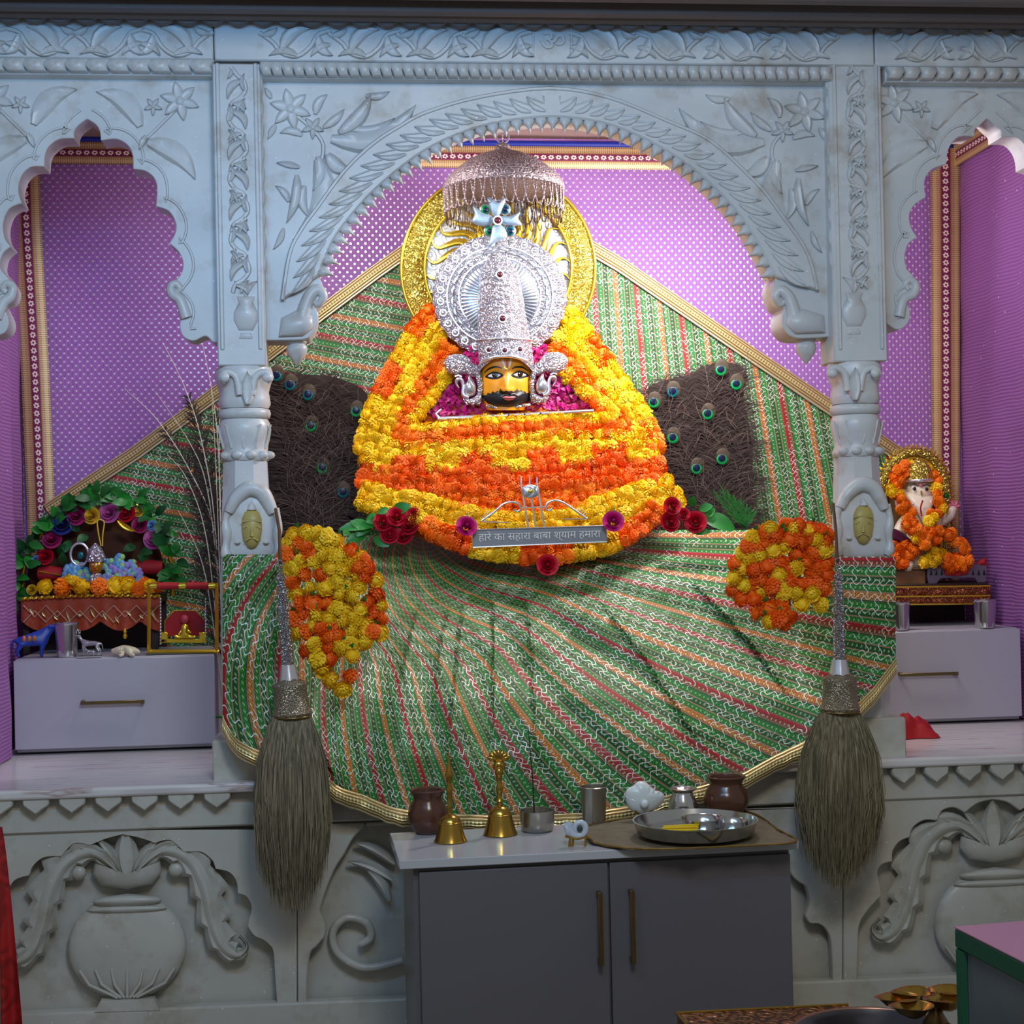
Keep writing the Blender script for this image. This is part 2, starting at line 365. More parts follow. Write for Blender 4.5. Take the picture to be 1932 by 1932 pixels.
# ================================================================ setting
YB = 1.16                                   # back wall
LZ = P(0, 1493, -.1).z                      # top of the stone ledge
def plain(name, c, d, mat): return struct(MB().box(c, d).obj(name, mat, smooth=0))
PLASTER = simple('mauve_plaster', '#a98a86', .8, 0, .06, 8); FLOORM = simple('grey_stone_floor', '#7d7a74', .3, 0, .15, 6)
plain('wall_back', (.1, YB+.08, 1.5), (4.4, .1, 3.0), PLASTER)
plain('wall_left', (-2.12, 0.5, 1.5), (.1, 1.4, 3.0), PLASTER); plain('wall_right', (2.32, 0.5, 1.5), (.1, 1.4, 3.0), PLASTER)
plain('floor', (.1, -2.4, -.03), (5.6, 7.4, .06), FLOORM); plain('ceiling', (.1, .66, 3.02), (4.4, 1.1, .06), PLASTER)
# ---------------------------------------------------------------- ledge and plinth
led = tag(MB().box((.1, .53, LZ-.014), (4.32, 1.26, .028)).obj('ledge_slab', SLAB, smooth=30, bevel=.009, seg=3), 'pale veined marble ledge slab on which the columns and drawers stand', 'ledge')
pl = thing('altar_plinth', 'low carved marble plinth with flower vase panels beneath the ledge', 'plinth', (.1, 0, 0))
YP = -.02
MB().box((.1, .55, LZ/2-.03), (4.3, 1.08, LZ-.02)).obj('block', MARBLE_LOW, pl, 0)
MB().box((.1, -.025, LZ-.078), (4.3, .06, .098)).obj('fascia', MARBLE_LOW, pl, 30, .006)
for x0, dx, n in ((-70, 68.5, 8), (1582, 62, 8)):
    for i in range(n):
        x = x0+i*dx; y = 1516-(x*.0355); k = dx*.37
        MB().pxprism([(x-k, y-9), (x+k, y-10.5), (x+k*.98, y+6), (x+k*.45, y+15), (x, y+25), (x-k*.5, y+16), (x-k*.98, y+7)], -.092, .036).obj('hanging_scallop', MARBLE_LOW, pl, 30, .004)
def frame_panel(op, x0, x1, yt, yb, Y):     # raised frame above a scalloped opening
    pts = [(x0, yt), (x1, yt), (x1, yb), (op[-1][0], yb)]+op[::-1]+[(op[0][0], yb), (x0, yb)]
    MB().pxprism(pts, Y, .03).obj('scalloped_panel', MARBLE_LOW, pl, 35, .005, seg=2)
L = cusped([[(231, 1574), (262, 1580), (292, 1590)], [(292, 1590), (322, 1585), (347, 1607)], [(347, 1607), (379, 1607), (400, 1622), (407, 1639)], [(407, 1639), (432, 1645), (446, 1662), (449, 1685)], [(449, 1685), (466, 1692), (475, 1712), (470, 1735), (468, 1748)], [(468, 1748), (480, 1765), (496, 1772), (508, 1782), (516, 1796), (520, 1850), (525, 1916)]])
op = [(462-x, y+(231-x)*-.035*2) for x, y in L[::-1]]+L[1:]
frame_panel(op, -75, 560, 1566, 1930, -.045)
R = cusped([[(1873, 1509), (1845, 1516), (1821, 1534)], [(1821, 1534), (1800, 1524), (1778, 1530), (1769, 1549)], [(1769, 1549), (1744, 1548), (1723, 1562), (1717, 1580)], [(1717, 1580), (1698, 1588), (1685, 1606), (1684, 1626)], [(1684, 1626), (1664, 1632), (1656, 1647), (1660, 1670), (1663, 1690)], [(1663, 1690), (1650, 1704), (1638, 1718), (1622, 1745), (1619, 1790), (1617, 1857)]])
op = R[::-1]+[(3746-x, y-(1873-x)*.036*2) for x, y in R[1:]]
frame_panel(op, 1591, 2160, 1500, 1860, -.045)
Lm = cusped([[(690, 1560), (668, 1580), (650, 1612)], [(650, 1612), (632, 1640), (612, 1690), (604, 1720)], [(604, 1720), (616, 1748), (612, 1770)], [(612, 1770), (596, 1788), (586, 1800), (580, 1850), (580, 1912)]])
Rm = cusped([[(690, 1560), (900, 1548), (1250, 1535), (1400, 1560), (1470, 1610)], [(1470, 1610), (1497, 1655), (1520, 1672)], [(1520, 1672), (1527, 1700), (1519, 1728)], [(1519, 1728), (1528, 1742), (1546, 1744), (1560, 1756), (1568, 1780), (1572, 1860)]])
MB().pxprism([(561, 1556), (690, 1552)]+Lm+[(561, 1912)], -.045, .03).obj('scalloped_panel', MARBLE_LOW, pl, 35, .005, seg=2)
MB().pxprism([(690, 1552), (1590, 1520), (1590, 1860)]+Rm[::-1], -.045, .03).obj('scalloped_panel', MARBLE_LOW, pl, 35, .005, seg=2)
MB().pxprism([(-75, 1918), (2160, 1826), (2160, 2000), (-75, 2080)], -.05, .04).obj('bottom_rail', MARBLE_LOW, pl, 30, .006)
def vase(cx, cy, k, sh):
    T = lambda x, y: (cx+x*k, cy+y*k+x*k*sh)
    m = MB(); Y = -.022
    body = [T(112*cos(q), 100*sin(q)) for q in [2*pi*i/28 for i in range(28)]]
    m.pillow(body, Y, .035, (1, .96, .86, .65, .35))
    m.obj('carved_vase', MARBLE_LOW, pl, 50)
    m = MB()
    for y, rx, ry, d in ((-86, 66, 12, .03), (-70, 76, 9, .024)): m.pillow([T(rx*cos(q), y+ry*sin(q)) for q in [2*pi*i/20 for i in range(20)]], Y-.012, d)
    m.pillow([T(x, y) for x, y in ((-62, -160), (-50, -146), (0, -132), (50, -146), (62, -160), (66, -140), (48, -116), (0, -108), (-48, -116), (-66, -140))], Y, .034)
    for s in (-1, 1): m.pillow([T(s*92+15*cos(q), -142+15*sin(q)) for q in [2*pi*i/14 for i in range(14)]], Y, .02)
    m.pxprism([T(-50, 100), T(50, 100), T(62, 122), T(-62, 122)], Y-.03, .03); m.pxprism([T(-78, 126), T(78, 126), T(100, 160), T(-100, 160)], Y-.03, .03)
    for i in range(-3, 4): m.pxtube([T(i*6, 96), T(i*24, 70), T(i*30, 42)], lambda x, y: Y-.03, .004)
    stuff(m.obj('vase_detail', MARBLE_LOW, pl, 50))
    m = MB()
    for a, b, ww, bd in (((0, -130), (-4, -228), 26, 0), ((-12, -135), (-62, -212), 13, 6), ((12, -135), (66, -208), 13, -6), ((-20, -140), (-104, -196), 12, 12), ((22, -140), (118, -192), 12, -12)): m.leaf(T(*a), T(*b), ww*k, bd*k, Y-.004, .018)
    m.obj('carved_leaf_bunch', MARBLE_LOW, pl, 50)
    for s in (-1, 1):
        sp = [T(*p) for p in crom([(s*18, -142), (s*66, -178), (s*116, -160), (s*146, -108), (s*160, -45), (s*180, 5), (s*208, 24), (s*226, 6), (s*212, -14)], 6)]
        m = MB(); v = []; f = []; N = len(sp)
        for i, (x, y) in enumerate(sp):
            p, q = sp[max(0, i-1)], sp[min(N-1, i+1)]; l = hypot(q[0]-p[0], q[1]-p[1]); nx, ny = -(q[1]-p[1])/l*s, (q[0]-p[0])/l*s; t = i/(N-1)
            ww = k*(8+40*sin(pi*min(1, t*1.12))**.9)*(1-.5*t); saw = .62+.38*((i % 5)/4)
            for c, h in ((-1.15*saw, .002), (-.75*saw, .022), (-.35, .014), (-.08, .034), (.08, .034), (.3, .015), (.55*saw, .024), (.85*saw, .002)): v.append(P(x+nx*ww*c, y+ny*ww*c, Y-h*(1-.3*t)))
        for i in range(N-1):
            for c in range(7): f.append((i*8+c, i*8+c+1, i*8+c+9, i*8+c+8))
        m.add(v, f).obj('carved_acanthus_leaf', MARBLE_LOW, pl, 60)
vase(240, 1786, 1, -.03); vase(1876, 1738, 1.02, -.04)
m = MB(); sp = crom([(760, 1812), (690, 1826), (640, 1800), (628, 1760), (652, 1732), (690, 1740), (700, 1768), (680, 1782)], 5); m.pxtube(sp, -.022, .012, 8)
for a, b in (((735, 1700), (690, 1640)), ((740, 1660), (655, 1625)), ((745, 1630), (668, 1590))): m.leaf(a, b, 12, 8, -.024, .012)
m.obj('carved_scroll', MARBLE_LOW, pl, 50)
def volute(par, pts, r, Y): MB().pxtube(crom(pts, 5), Y, r, 9).obj('volute', MARBLE, par, 60)
# ---------------------------------------------------------------- arch panels
YA = .03; TH = .13
roots = crom([(600, 520), (628, 455), (660, 410), (700, 365), (745, 325), (800, 285), (860, 255), (930, 233), (1010, 222), (1060, 221), (1130, 230), (1190, 250), (1250, 280), (1300, 313), (1350, 356), (1395, 405), (1425, 450), (1448, 492), (1464, 522)], 4)
outer = crom([(533, 565), (547, 478), (571, 430), (598, 393), (649, 324), (702, 273), (752, 240), (805, 212), (907, 183), (1037, 167), (1147, 184), (1260, 229), (1340, 266), (1409, 328), (1445, 366), (1477, 410), (1510, 455), (1528, 492), (1542, 547)], 4)
lf = cusped([[(600, 520), (608, 535), (612, 555), (604, 572), (594, 580)], [(594, 580), (600, 592), (597, 612), (588, 630), (574, 640), (512, 642)]])
rf = cusped([[(1464, 522), (1459, 540), (1462, 560), (1470, 577), (1480, 583)], [(1480, 583), (1475, 600), (1479, 620), (1494, 635), (1520, 638), (1585, 634)]])
ca = thing('arch_panel', 'wide marble arch panel with pointed teeth above the orange-faced idol', 'arch', P(1037, 160, .05))
pts = [(484, 152), (1585, 152), (1585, 634)]+rf[::-1][1:]+roots[::-1][1:]+lf[1:]+[(484, 642)]
MB().pxprism(pts, YA, TH).obj('panel', MARBLE, ca, 30, .005)
MB().pxprism(roots+outer[::-1], YA-.02, .03).obj('arch_band', MARBLE, ca, 30, .005)
rs = resample([(x, y, 0) for x, y in roots], 49)
for i in range(48):
    a, b = rs[i], rs[i+1]; t = (b-a); nx, ny = -t.y/t.length, t.x/t.length; c = (a+b)/2; h = 30
    o = [(a.x-nx*6, a.y-ny*6), (b.x-nx*6, b.y-ny*6), (b.x+nx*8, b.y+ny*8), (lerp(b.x, c.x, .55)+nx*17, lerp(b.y, c.y, .55)+ny*17), (c.x+nx*h, c.y+ny*h), (lerp(a.x, c.x, .55)+nx*17, lerp(a.y, c.y, .55)+ny*17), (a.x+nx*8, a.y+ny*8)]
    MB().pillow(o, YA, .018, (1, .75, .35), .085).obj('arch_tooth', MARBLE, ca, 55)
ro = resample([(x, y, 0) for x, y in outer], 43); ri = resample([(x, y, 0) for x, y in roots], 43)
for i in range(42):
    if i == 21: continue
    u = -1 if i < 21 else 1; j = i if u > 0 else i+1; k = j+u if 0 <= j+u < 43 else j-u
    a = lerp(ri[j], ro[j], .22); b = lerp(ri[k], ro[k], .78)
    m = MB(); m.leaf((a.x, a.y), (b.x, b.y), 8.5, 7*u, YA-.019, .009, 6); c = lerp(ri[j], ro[j], .75); m.pxtube([(c.x, c.y), (lerp(a.x, c.x, .5), lerp(a.y, c.y, .5)), (b.x, b.y)], YA-.021, .003, 5); m.obj('carved_leaf', MARBLE, ca, 60)
m = MB(); m.pxtube([(x, y) for x, y in outer], YA-.018, .006, 6); m.obj('band_edge', MARBLE, ca, 60)
volute(ca, [(570, 600), (584, 560), (600, 546), (610, 560), (600, 574), (590, 566)], [.022-.0006*i for i in range(26)], YA+.0)
volute(ca, [(1500, 600), (1488, 562), (1472, 548), (1463, 560), (1472, 574), (1482, 567)], [.022-.0006*i for i in range(26)], YA+.0)
m = MB(); m.pillow([(530, 600), (560, 585), (590, 595), (592, 618), (572, 634), (525, 636)], YA, .03); m.obj('corbel_boss', MARBLE, ca, 60)
m = MB(); m.pillow([(1555, 595), (1515, 582), (1487, 592), (1482, 612), (1500, 630), (1558, 628)], YA, .03); m.obj('corbel_boss', MARBLE, ca, 60)
for px, y0 in ((560, 644), (1520, 640)):
    p = P(px, y0, .08); k = S(px, y0, .08)
    MB().lathe([(18*k, 0), (19*k, -3*k), (16*k, -6*k), (19*k, -10*k), (20*k, -16*k), (17*k, -26*k), (10*k, -36*k), (3*k, -45*k), (0, -47*k)], p, 18).obj('pendant_drop', MARBLE, ca, 50)
def flower(m, x, y, r, Y, n=5):
    for i in range(n):
        q = 2*pi*i/n+.3; m.leaf((x, y), (x+r*cos(q), y+r*sin(q)), r*.36, 0, Y, .012)
    m.pillow([(x+r*.26*cos(2*pi*i/10), y+r*.26*sin(2*pi*i/10)) for i in range(10)], Y, .014)
SPX = [((570, 255), (528, 250), 12, 6), ((595, 215), (618, 178), 13, -6), ((520, 235), (505, 262), 9, 0), ((655, 240), (745, 222), 12, 14), ((690, 180), (735, 172), 11, 6), ((575, 350), (585, 410), 13, 10), ((545, 380), (520, 350), 10, 4), ((535, 430), (515, 470), 9, -4), ((610, 240), (650, 205), 12, 4), ((512, 185), (500, 165), 8, 0)]
def spandrel(par, T, Y):
    for items in ((((625, 262), (785, 197), 30, 34), ((640, 250), (700, 178), 20, 10)), (((600, 300), (552, 452), 30, -34), ((560, 330), (540, 420), 14, -8)), (((618, 290), (664, 322), 20, 10), ((600, 295), (590, 360), 16, -10))):
        m = MB()
        for a, b, ww, bd in items:
            s = 1 if T((1, 0))[0] > T((0, 0))[0] else -1
            m.leaf(T(a), T(b), ww, bd*s, Y-.002, .014)
        m.obj('carved_leaf', MARBLE, par, 60)
    for (a, b, ww, bd) in SPX:
        s = 1 if T((1, 0))[0] > T((0, 0))[0] else -1
        m = MB(); m.leaf(T(a), T(b), ww, bd*s, Y-.001, .011); m.obj('carved_leaf', MARBLE, par, 60)
    m = MB(); flower(m, *T((548, 205)), 40, Y-.002, 6); flower(m, *T((590, 240)), 22, Y-.002, 5); m.pxtube([T(p) for p in crom([(548, 210), (585, 240), (610, 275), (600, 330)], 4)], Y, .006); m.obj('carved_flower', MARBLE, par, 60)
    m = MB(); m.leaf(T((565, 315)), T((522, 306)), 9, 0, Y-.002, .012); m.obj('carved_bud', MARBLE, par, 60)
spandrel(ca, lambda p: p, YA); spandrel(ca, lambda p: (2066-p[0], p[1]+6), YA)
# side arches
la = cusped([[(164, 224), (180, 234), (188, 247), (190, 265)], [(190, 265), (219, 262), (240, 273), (250, 292), (251, 319)], [(251, 319), (273, 322), (290, 335), (296, 355), (294, 389)], [(294, 389), (318, 398), (331, 420), (330, 440), (319, 459)], [(319, 459), (336, 474), (345, 495), (342, 515), (330, 530)], [(330, 530), (322, 545), (325, 562), (340, 574)], [(340, 574), (346, 590), (339, 612), (345, 634), (365, 643), (388, 634), (404, 646), (425, 640)]])
lb = cusped([[(164, 224), (148, 236), (140, 248), (140, 261)], [(140, 261), (113, 262), (94, 274), (85, 290), (83, 314)], [(83, 314), (58, 315), (40, 332), (34, 360), (41, 383)], [(41, 383), (17, 394), (6, 420), (8, 448), (20, 465)], [(20, 465), (4, 480), (0, 505), (14, 523)], [(14, 523), (26, 545), (20, 567), (3, 574)], [(3, 574), (16, 604), (10, 626), (-12, 634), (-30, 628)]])
sl = thing('arch_panel', 'left marble arch panel with scalloped pointed opening over the flower-arched swing', 'arch', P(164, 150, .05))
MB().pxprism([(-130, 142), (425, 142), (425, 640)]+la[::-1][1:]+lb[1:]+[(-130, 628)], YA, .1).obj('panel', MARBLE, sl, 30, .006, seg=2)
def offs(pts, d):
    out = []
    for i in range(len(pts)):
        a, b = pts[max(0, i-2)], pts[min(len(pts)-1, i+2)]; l = hypot(b[0]-a[0], b[1]-a[1]) or 1
        out.append((pts[i][0]+(b[1]-a[1])/l*d, pts[i][1]-(b[0]-a[0])/l*d))
    return out
def ridge(par, pts, r=.004): MB().pxtube([(p.x, p.y) for p in resample([(x, y, 0) for x, y in pts], 60)], YA-.001, r, 6).obj('carved_edge', MARBLE, par, 60)
volute(sl, [(352, 600), (340, 566), (326, 556), (322, 542), (332, 535), (340, 546), (332, 552)], [.017-.0003*i for i in range(31)], YA)
volute(sl, [(-6, 600), (6, 572), (20, 560), (24, 544), (14, 535), (6, 545), (13, 552)], [.017-.0003*i for i in range(31)], YA)
ridge(sl, offs(la[:-12], 20)); ridge(sl, offs(lb[:-10], -20))
ra = cusped([[(1863, 222), (1849, 236), (1840, 244), (1839, 257)], [(1839, 257), (1812, 257), (1796, 270), (1788, 288), (1786, 309)], [(1786, 309), (1761, 318), (1748, 332), (1744, 350), (1747, 372)], [(1747, 372), (1726, 386), (1716, 405), (1719, 428), (1731, 448)], [(1731, 448), (1714, 460), (1707, 485), (1711, 508)], [(1711, 508), (1724, 522), (1728, 540), (1720, 556), (1708, 562)], [(1708, 562), (1717, 588), (1713, 610), (1696, 622), (1678, 614), (1668, 604), (1650, 604)]])
rb = [(3728-x, y+2) for x, y in ra]
sr = thing('arch_panel', 'right marble arch panel with scalloped pointed opening above the elephant-headed statue', 'arch', P(1863, 150, .05))
MB().pxprism([(1650, 158), (2085, 158), (2085, 608)]+rb[::-1][1:]+ra[1:]+[(1650, 604)], YA, .1).obj('panel', MARBLE, sr, 30, .006, seg=2)
volute(sr, [(1696, 598), (1704, 566), (1722, 556), (1728, 540), (1718, 528), (1708, 536), (1714, 546)], [.017-.0003*i for i in range(31)], YA)
ridge(sr, offs(ra[:-12], -20)); ridge(sr, offs(rb[:-12], 20))
def sidespan(par, x, s, dy):
    T = lambda a, b: (x+s*a, b+dy)
    m = MB(); m.leaf(T(100, 238), T(18, 172), 26, 18*s, YA-.002, .012); m.leaf(T(115, 268), T(205, 338), 26, -16*s, YA-.002, .012); m.leaf(T(112, 255), T(98, 282), 9, 0, YA-.002, .01); m.obj('carved_leaf', MARBLE, par, 60)
    m = MB(); flower(m, *T(175, 190), 38, YA-.002, 6); flower(m, *T(125, 200), 18, YA-.002, 5); m.pxtube([T(175, 200), T(140, 235), T(112, 262)], YA, .005); m.obj('carved_flower', MARBLE, par, 60)
sidespan(sl, 164, 1, 0); sidespan(sl, 164, -1, -4); sidespan(sr, 1863, -1, 4); sidespan(sr, 1863, 1, 6)
# ---------------------------------------------------------------- frieze with rope moulding
fr = thing('frieze', 'long carved marble frieze with scroll leaves and rope moulding above the arches', 'frieze', P(1035, 90, 0))
YF = -.03
def band(x0, x1, y0, y1, Y, th, nm):
    z0, z1 = P((x0+x1)/2, y1, Y).z, P((x0+x1)/2, y0, Y).z; a, b = P(x0, (y0+y1)/2, Y).x, P(x1, (y0+y1)/2, Y).x
    MB().box(((a+b)/2, Y+th/2, (z0+z1)/2), (b-a, th, z1-z0)).obj(nm, MARBLE, fr, 30, .004)
band(-110, 402, 34, 110, YF, .14, 'frieze_stone'); band(404, 1649, 38, 119, YF, .14, 'frieze_stone'); band(1651, 2080, 42, 126, YF, .14, 'frieze_stone')
band(-110, 400, 110, 141, YF+.012, .1, 'moulding_bed'); band(490, 1568, 118, 151, YF+.012, .1, 'moulding_bed'); band(1670, 2080, 125, 156, YF+.012, .1, 'moulding_bed')
def rope(x0, x1, y0, sl_, n, w, h, d):
    lobe = MB(); k = 1.5e-3
    for i, q in enumerate(range(6)): pass
    out = [(-w*.5, -h*.5), (-w*.62, -h*.1), (-w*.3, h*.5), (w*.5, h*.5), (w*.42, 0), (w*.62, -h*.5)]
    v = []; f = []
    for yy, s in ((.006, 1), (-.012, .96), (-.02, .8)):
        for x, z in out: v.append(V((x*k*s*d, yy, -z*k*s)))
    v.append(V((0, -.024, 0)))
    for a in (0, 6):
        for j in range(6): l = (j+1) % 6; f.append((a+j, a+l, a+6+l, a+6+j))
    for j in range(6): f.append((12+j, 12+(j+1) % 6, 18))
    me = meshof(MB().add(v, f), 'rope_lobe', MARBLE, 60)
    for i in range(n):
        x = x0+(x1-x0)*(i+.5)/n; inst('rope_lobe', me, fr, P(x, y0+(x-x0)*sl_, YF+.004))
rope(-70, 400, 123, .008, 12, 40, 24, 1); rope(492, 1566, 131, .009, 52, 20.7, 26, 1); rope(1672, 2010, 139, .01, 11, 30, 24, -1)
# scroll unit in metres, about .2 long
un = MB(); q = 1.5e-3
def lf2(a, b, ww, bd): un.leaf((a[0], a[1]), (b[0], b[1]), ww, bd, 0, .010)
def scroll_mesh(mir, k=1.0, vert=False):
    m = MB(); X0, Y0 = 700, 82
    T = lambda x, y: ((X0+mir*x*k, Y0+y*k) if not vert else (X0+mir*y*k, Y0+x*k))
    m.pxtube([T(*p) for p in crom([(-70, -18), (-45, 0), (-28, 20), (0, 26), (24, 10), (40, -14), (64, -22)], 5)], YF-.001, .0068, 6)
    for a, b, ww, bd in (((-28, 14), (26, -26), 18, -14), ((0, 24), (-52, 24), 11, 9), ((40, -12), (68, 24), 14, 10), ((62, 4), (26, 26), 10, 6), ((-64, -14), (-36, -28), 10, 4)):
        m.leaf(T(*a), T(*b), ww*k, bd*mir*k*(1 if not vert else -1), YF-.002, .014, 6)
    c = P(X0, Y0, YF); m.v = [p-c for p in m.v]; return meshof(m, 'carved_scroll', MARBLE, 60)
A, B = scroll_mesh(1), scroll_mesh(-1)
for x, y, me in [(-55, 76, A), (78, 76, B), (205, 77, A), (330, 78, B), (560, 80, A), (690, 81, A), (818, 82, A), (940, 82, A), (1135, 84, B), (1262, 85, B), (1390, 86, B), (1515, 87, B), (1735, 88, A), (1868, 88, B)]:
    inst('carved_scroll', me, fr, P(x, y, YF))
def text(body, name, mat, par, size, ext, loc, sx=1, rz=None, sp=1):
    c = bpy.data.curves.new(name, 'FONT'); c.body = body; c.size = size; c.extrude = ext; c.align_x = 'CENTER'; c.align_y = 'CENTER'; c.space_character = sp
    o = bpy.data.objects.new(name, c); COL.objects.link(o); bpy.context.view_layer.update()
    me = bpy.data.meshes.new_from_object(o.evaluated_get(bpy.context.evaluated_depsgraph_get()))
    bpy.data.objects.remove(o); me.name = name; me.materials.clear(); me.materials.append(mat)
    o = inst(name, me, par, loc, rz or (pi/2, 0, 0), (sx, 1, 1)); return o
text('\u0950', 'om_sign', MARBLE, fr, .085, .006, P(1042, 80, YF-.004))
for x in (1006, 1078): MB().pxtube([(x, 50), (x, 108)], YF, .004, 6).obj('carved_edge', MARBLE, fr, 60)
# ---------------------------------------------------------------- cornice
co = thing('cornice', 'dark projecting stone cornice with a scalloped lower edge along the top', 'cornice', P(966, 20, -.2))
zc = P(966, 42, -.05).z
MB().box((.1, .0, zc+.05), (4.4, 1.0, .09)).obj('eave_slab', CORNICE, co, 30)
for y, h in ((-.11, .03), (-.2, .045), (-.34, .05)): MB().box((.1, y, zc+.005-h/4), (4.4, .05, h)).obj('moulding_strip', CORNICE, co, 30, .008)
me = MB(); v = [V((.034*cos(pi*i/8), 0, -.028*sin(pi*i/8))) for i in range(9)]; me.prism([p for p in v], (0, .03, 0)); me = meshof(me, 'scallop_drop', CORNICE, 40)
for i in range(62): inst('scallop_drop', me, co, V((-2.0+i*.0685, -.085, zc+.004)))
# ---------------------------------------------------------------- columns
def column(side):
    if side < 0: x0, x1, bx, by, lab = P(405, 390, -.02).x, P(497, 390, -.02).x, 466, 0, 'left marble column with carved pilaster and a yellow face niche, beside the peacock quills'
    else: x0, x1, bx, by, lab = P(1567, 390, -.02).x, P(1668, 390, -.02).x, 1621, -8, 'right marble column with carved pilaster and a yellow face niche, beside the elephant-headed statue'
    xc = (x0+x1)/2; hw = (x1-x0)/2; Yc = .045; t = thing('marble_column', lab, 'column', (xc, Yc, LZ))
    tz = P(bx, 120, -.02).z; k = 1.51e-3; ya = -.02
    zb = P(bx, 690+by, ya).z
    MB().box((xc, Yc, (tz+zb)/2), (2*hw, .135, tz-zb)).obj('pilaster', MARBLE, t, 30, .004)
    for s in (-.78, .78): MB().box((xc+s*hw, ya-.002, (tz+P(bx, 660, ya).z)/2), (.012, .012, tz-P(bx, 660, ya).z)).obj('raised_border', MARBLE, t, 30, .003)
    M2 = [scroll_mesh(s, .62, True) for s in (1, -1)]
    for i in range(7):
        y = 170+i*57+by; p = P(bx-12+(y-390)*.021-side*4, y, ya-.001); p.x = xc; inst('carved_scroll', M2[i % 2], t, p)
    for i in range(9):
        y = 160+i*42+by; p = P(bx, y, ya); m = MB(); m.ell((xc-side*hw*.97, ya+.012, p.z), (.008, .012, .028), 8, 6); m.obj('edge_bead', MARBLE, t, 60)
    m = MB(); T = lambda x, y: (bx-6+x-side*4, y+by)
    m.pillow([T(x, y) for x, y in ((-18, 558), (18, 558), (14, 570), (24, 590), (24, 605), (14, 625), (-14, 625), (-24, 605), (-24, 590), (-14, 570))], ya, .016)
    m.pillow([T(-14+28*i/9*1, 634+6*(-1 if 0 < i < 9 else 1)) for i in range(10)], ya, .008)
    for s in (-1, 1): m.leaf(T(0, 560), T(s*22, 530), 9, -6*s, ya, .01)
    m.leaf(T(0, 560), T(0, 522), 9, 0, ya, .01); m.obj('carved_vase', MARBLE, t, 60)
    # capital, rings and shaft
    z = lambda y: P(bx, y+by, ya).z
    def prof(l): return [(r*k, z(y)) for r, y in l]
    m = MB(); m.lathe(prof([(50, 690), (53, 700), (52, 712), (47, 728), (45, 738), (47, 750), (48, 760), (44, 768)]), (xc, Yc, 0), 32, mod=lambda q, zz: 1+.02*cos(8*q)); m.obj('capital', MARBLE, t, 50)
    for s in (-1, 1):
        m = MB(); m.pxtube(crom([T(s*12, 745), T(s*18, 712), T(s*36, 702), T(s*46, 712), T(s*38, 720)], 4), ya-.012, .010, 8); m.ell(P(*T(s*40, 712), ya-.02), (.014, .012, .014)); m.obj('capital_volute', MARBLE, t, 60)
    m = MB(); m.leaf(T(3, 762), T(3, 700), 17, 0, ya-.014, .016); m.obj('capital_leaf', MARBLE, t, 60)
    m = MB(); m.lathe(prof([(40, 768), (47, 771), (49, 778), (47, 786), (40, 789)]), (xc, Yc, 0), 32); m.obj('ring', MARBLE, t, 60)
    m = MB(); m.lathe(prof([(43, 789), (47, 797), (49, 808), (47, 822), (43, 838), (42, 850), (46, 858), (46, 864), (43, 868)]), (xc, Yc, 0), 32); m.obj('lotus_bulb', MARBLE, t, 50)
    m = MB()
    for i in range(-2, 3):
        q = i*.55; x = xc+46*k*sin(q); y = Yc-47*k*cos(q)
        m.tube([(x-.012, y+.002, z(800)), (xc+43*k*sin(q), Yc-43*k*cos(q), z(845))], .003, 5); m.tube([(x+.012, y+.002, z(800)), (xc+43*k*sin(q), Yc-43*k*cos(q), z(845))], .003, 5)
        m.ell((xc+46*k*sin(q+.27), Yc-46*k*cos(q+.27), z(858)), (.016, .012, .012), 8, 6)
    m.obj('lotus_petals', MARBLE, t, 60)
    m = MB(); m.lathe([(43*k, z(868)), (47*k, z(960)), (52*k, z(1050)), (54*k, z(1200)), (54*k, LZ+.1)], (xc, Yc, 0), 8, rot=pi/8); m.obj('shaft', MARBLE, t, 25)
    MB().box((xc, Yc, LZ+.05), (.2, .18, .12)).obj('base_block', MARBLE_LOW, t, 30, .005)
    # carved niche with a small face
    yn = -.045; dx = bx+(9 if side < 0 else 8); N = lambda x, y: (dx+x, y+by)
    m = MB(); m.pillow([N(x, y) for x, y in ((-50, 1060), (-52, 1000), (-46, 960), (-30, 935), (0, 925), (30, 935), (46, 962), (52, 1000), (48, 1060))], yn, .012, (1, .9, .6), .06); m.obj('niche_back', MARBLE, t, 60)
    MB().pxtube(crom([N(-44, 966), N(-30, 940), N(-6, 922), N(18, 928), N(32, 950), N(40, 968)], 4), yn-.012, [.014+.008*sin(pi*i/20) for i in range(21)], 8).obj('niche_arch', MARBLE, t, 60)
    for s in (-1, 1): MB().pxtube(crom([N(s*44, 960), N(s*50, 985), N(s*47, 1012), N(s*50, 1040), N(s*44, 1056)], 4), yn-.008, [.012, .011, .010, .009, .010, .012, .014, .014, .013, .011, .010, .012, .014, .016, .015, .012, .01], 8).obj('niche_side', MARBLE, t, 60)
    fm = simple('yellow_marble', '#b9a860', .4, 0, .12, 30)
    m = MB(); m.pillow([N(x, y) for x, y in ((-19, 978), (-14, 966), (0, 956), (14, 966), (19, 978), (20, 1000), (17, 1020), (8, 1034), (0, 1037), (-8, 1034), (-17, 1020), (-20, 1000))], yn-.008, .026, (1, .95, .82, .6, .3))
    fc = m.obj('face_relief', fm, t, 60)
    m = MB(); m.pxtube([N(0, 998), N(0, 1012)], yn-.034, [.003, .005], 6); m.pxtube(crom([N(-12, 1020), N(0, 1015), N(12, 1020)], 3), yn-.032, .0025, 6)
    for s in (-1, 1): m.pxtube(crom([N(s*5, 996), N(s*10, 993), N(s*15, 996)], 3), yn-.031, .002, 5)
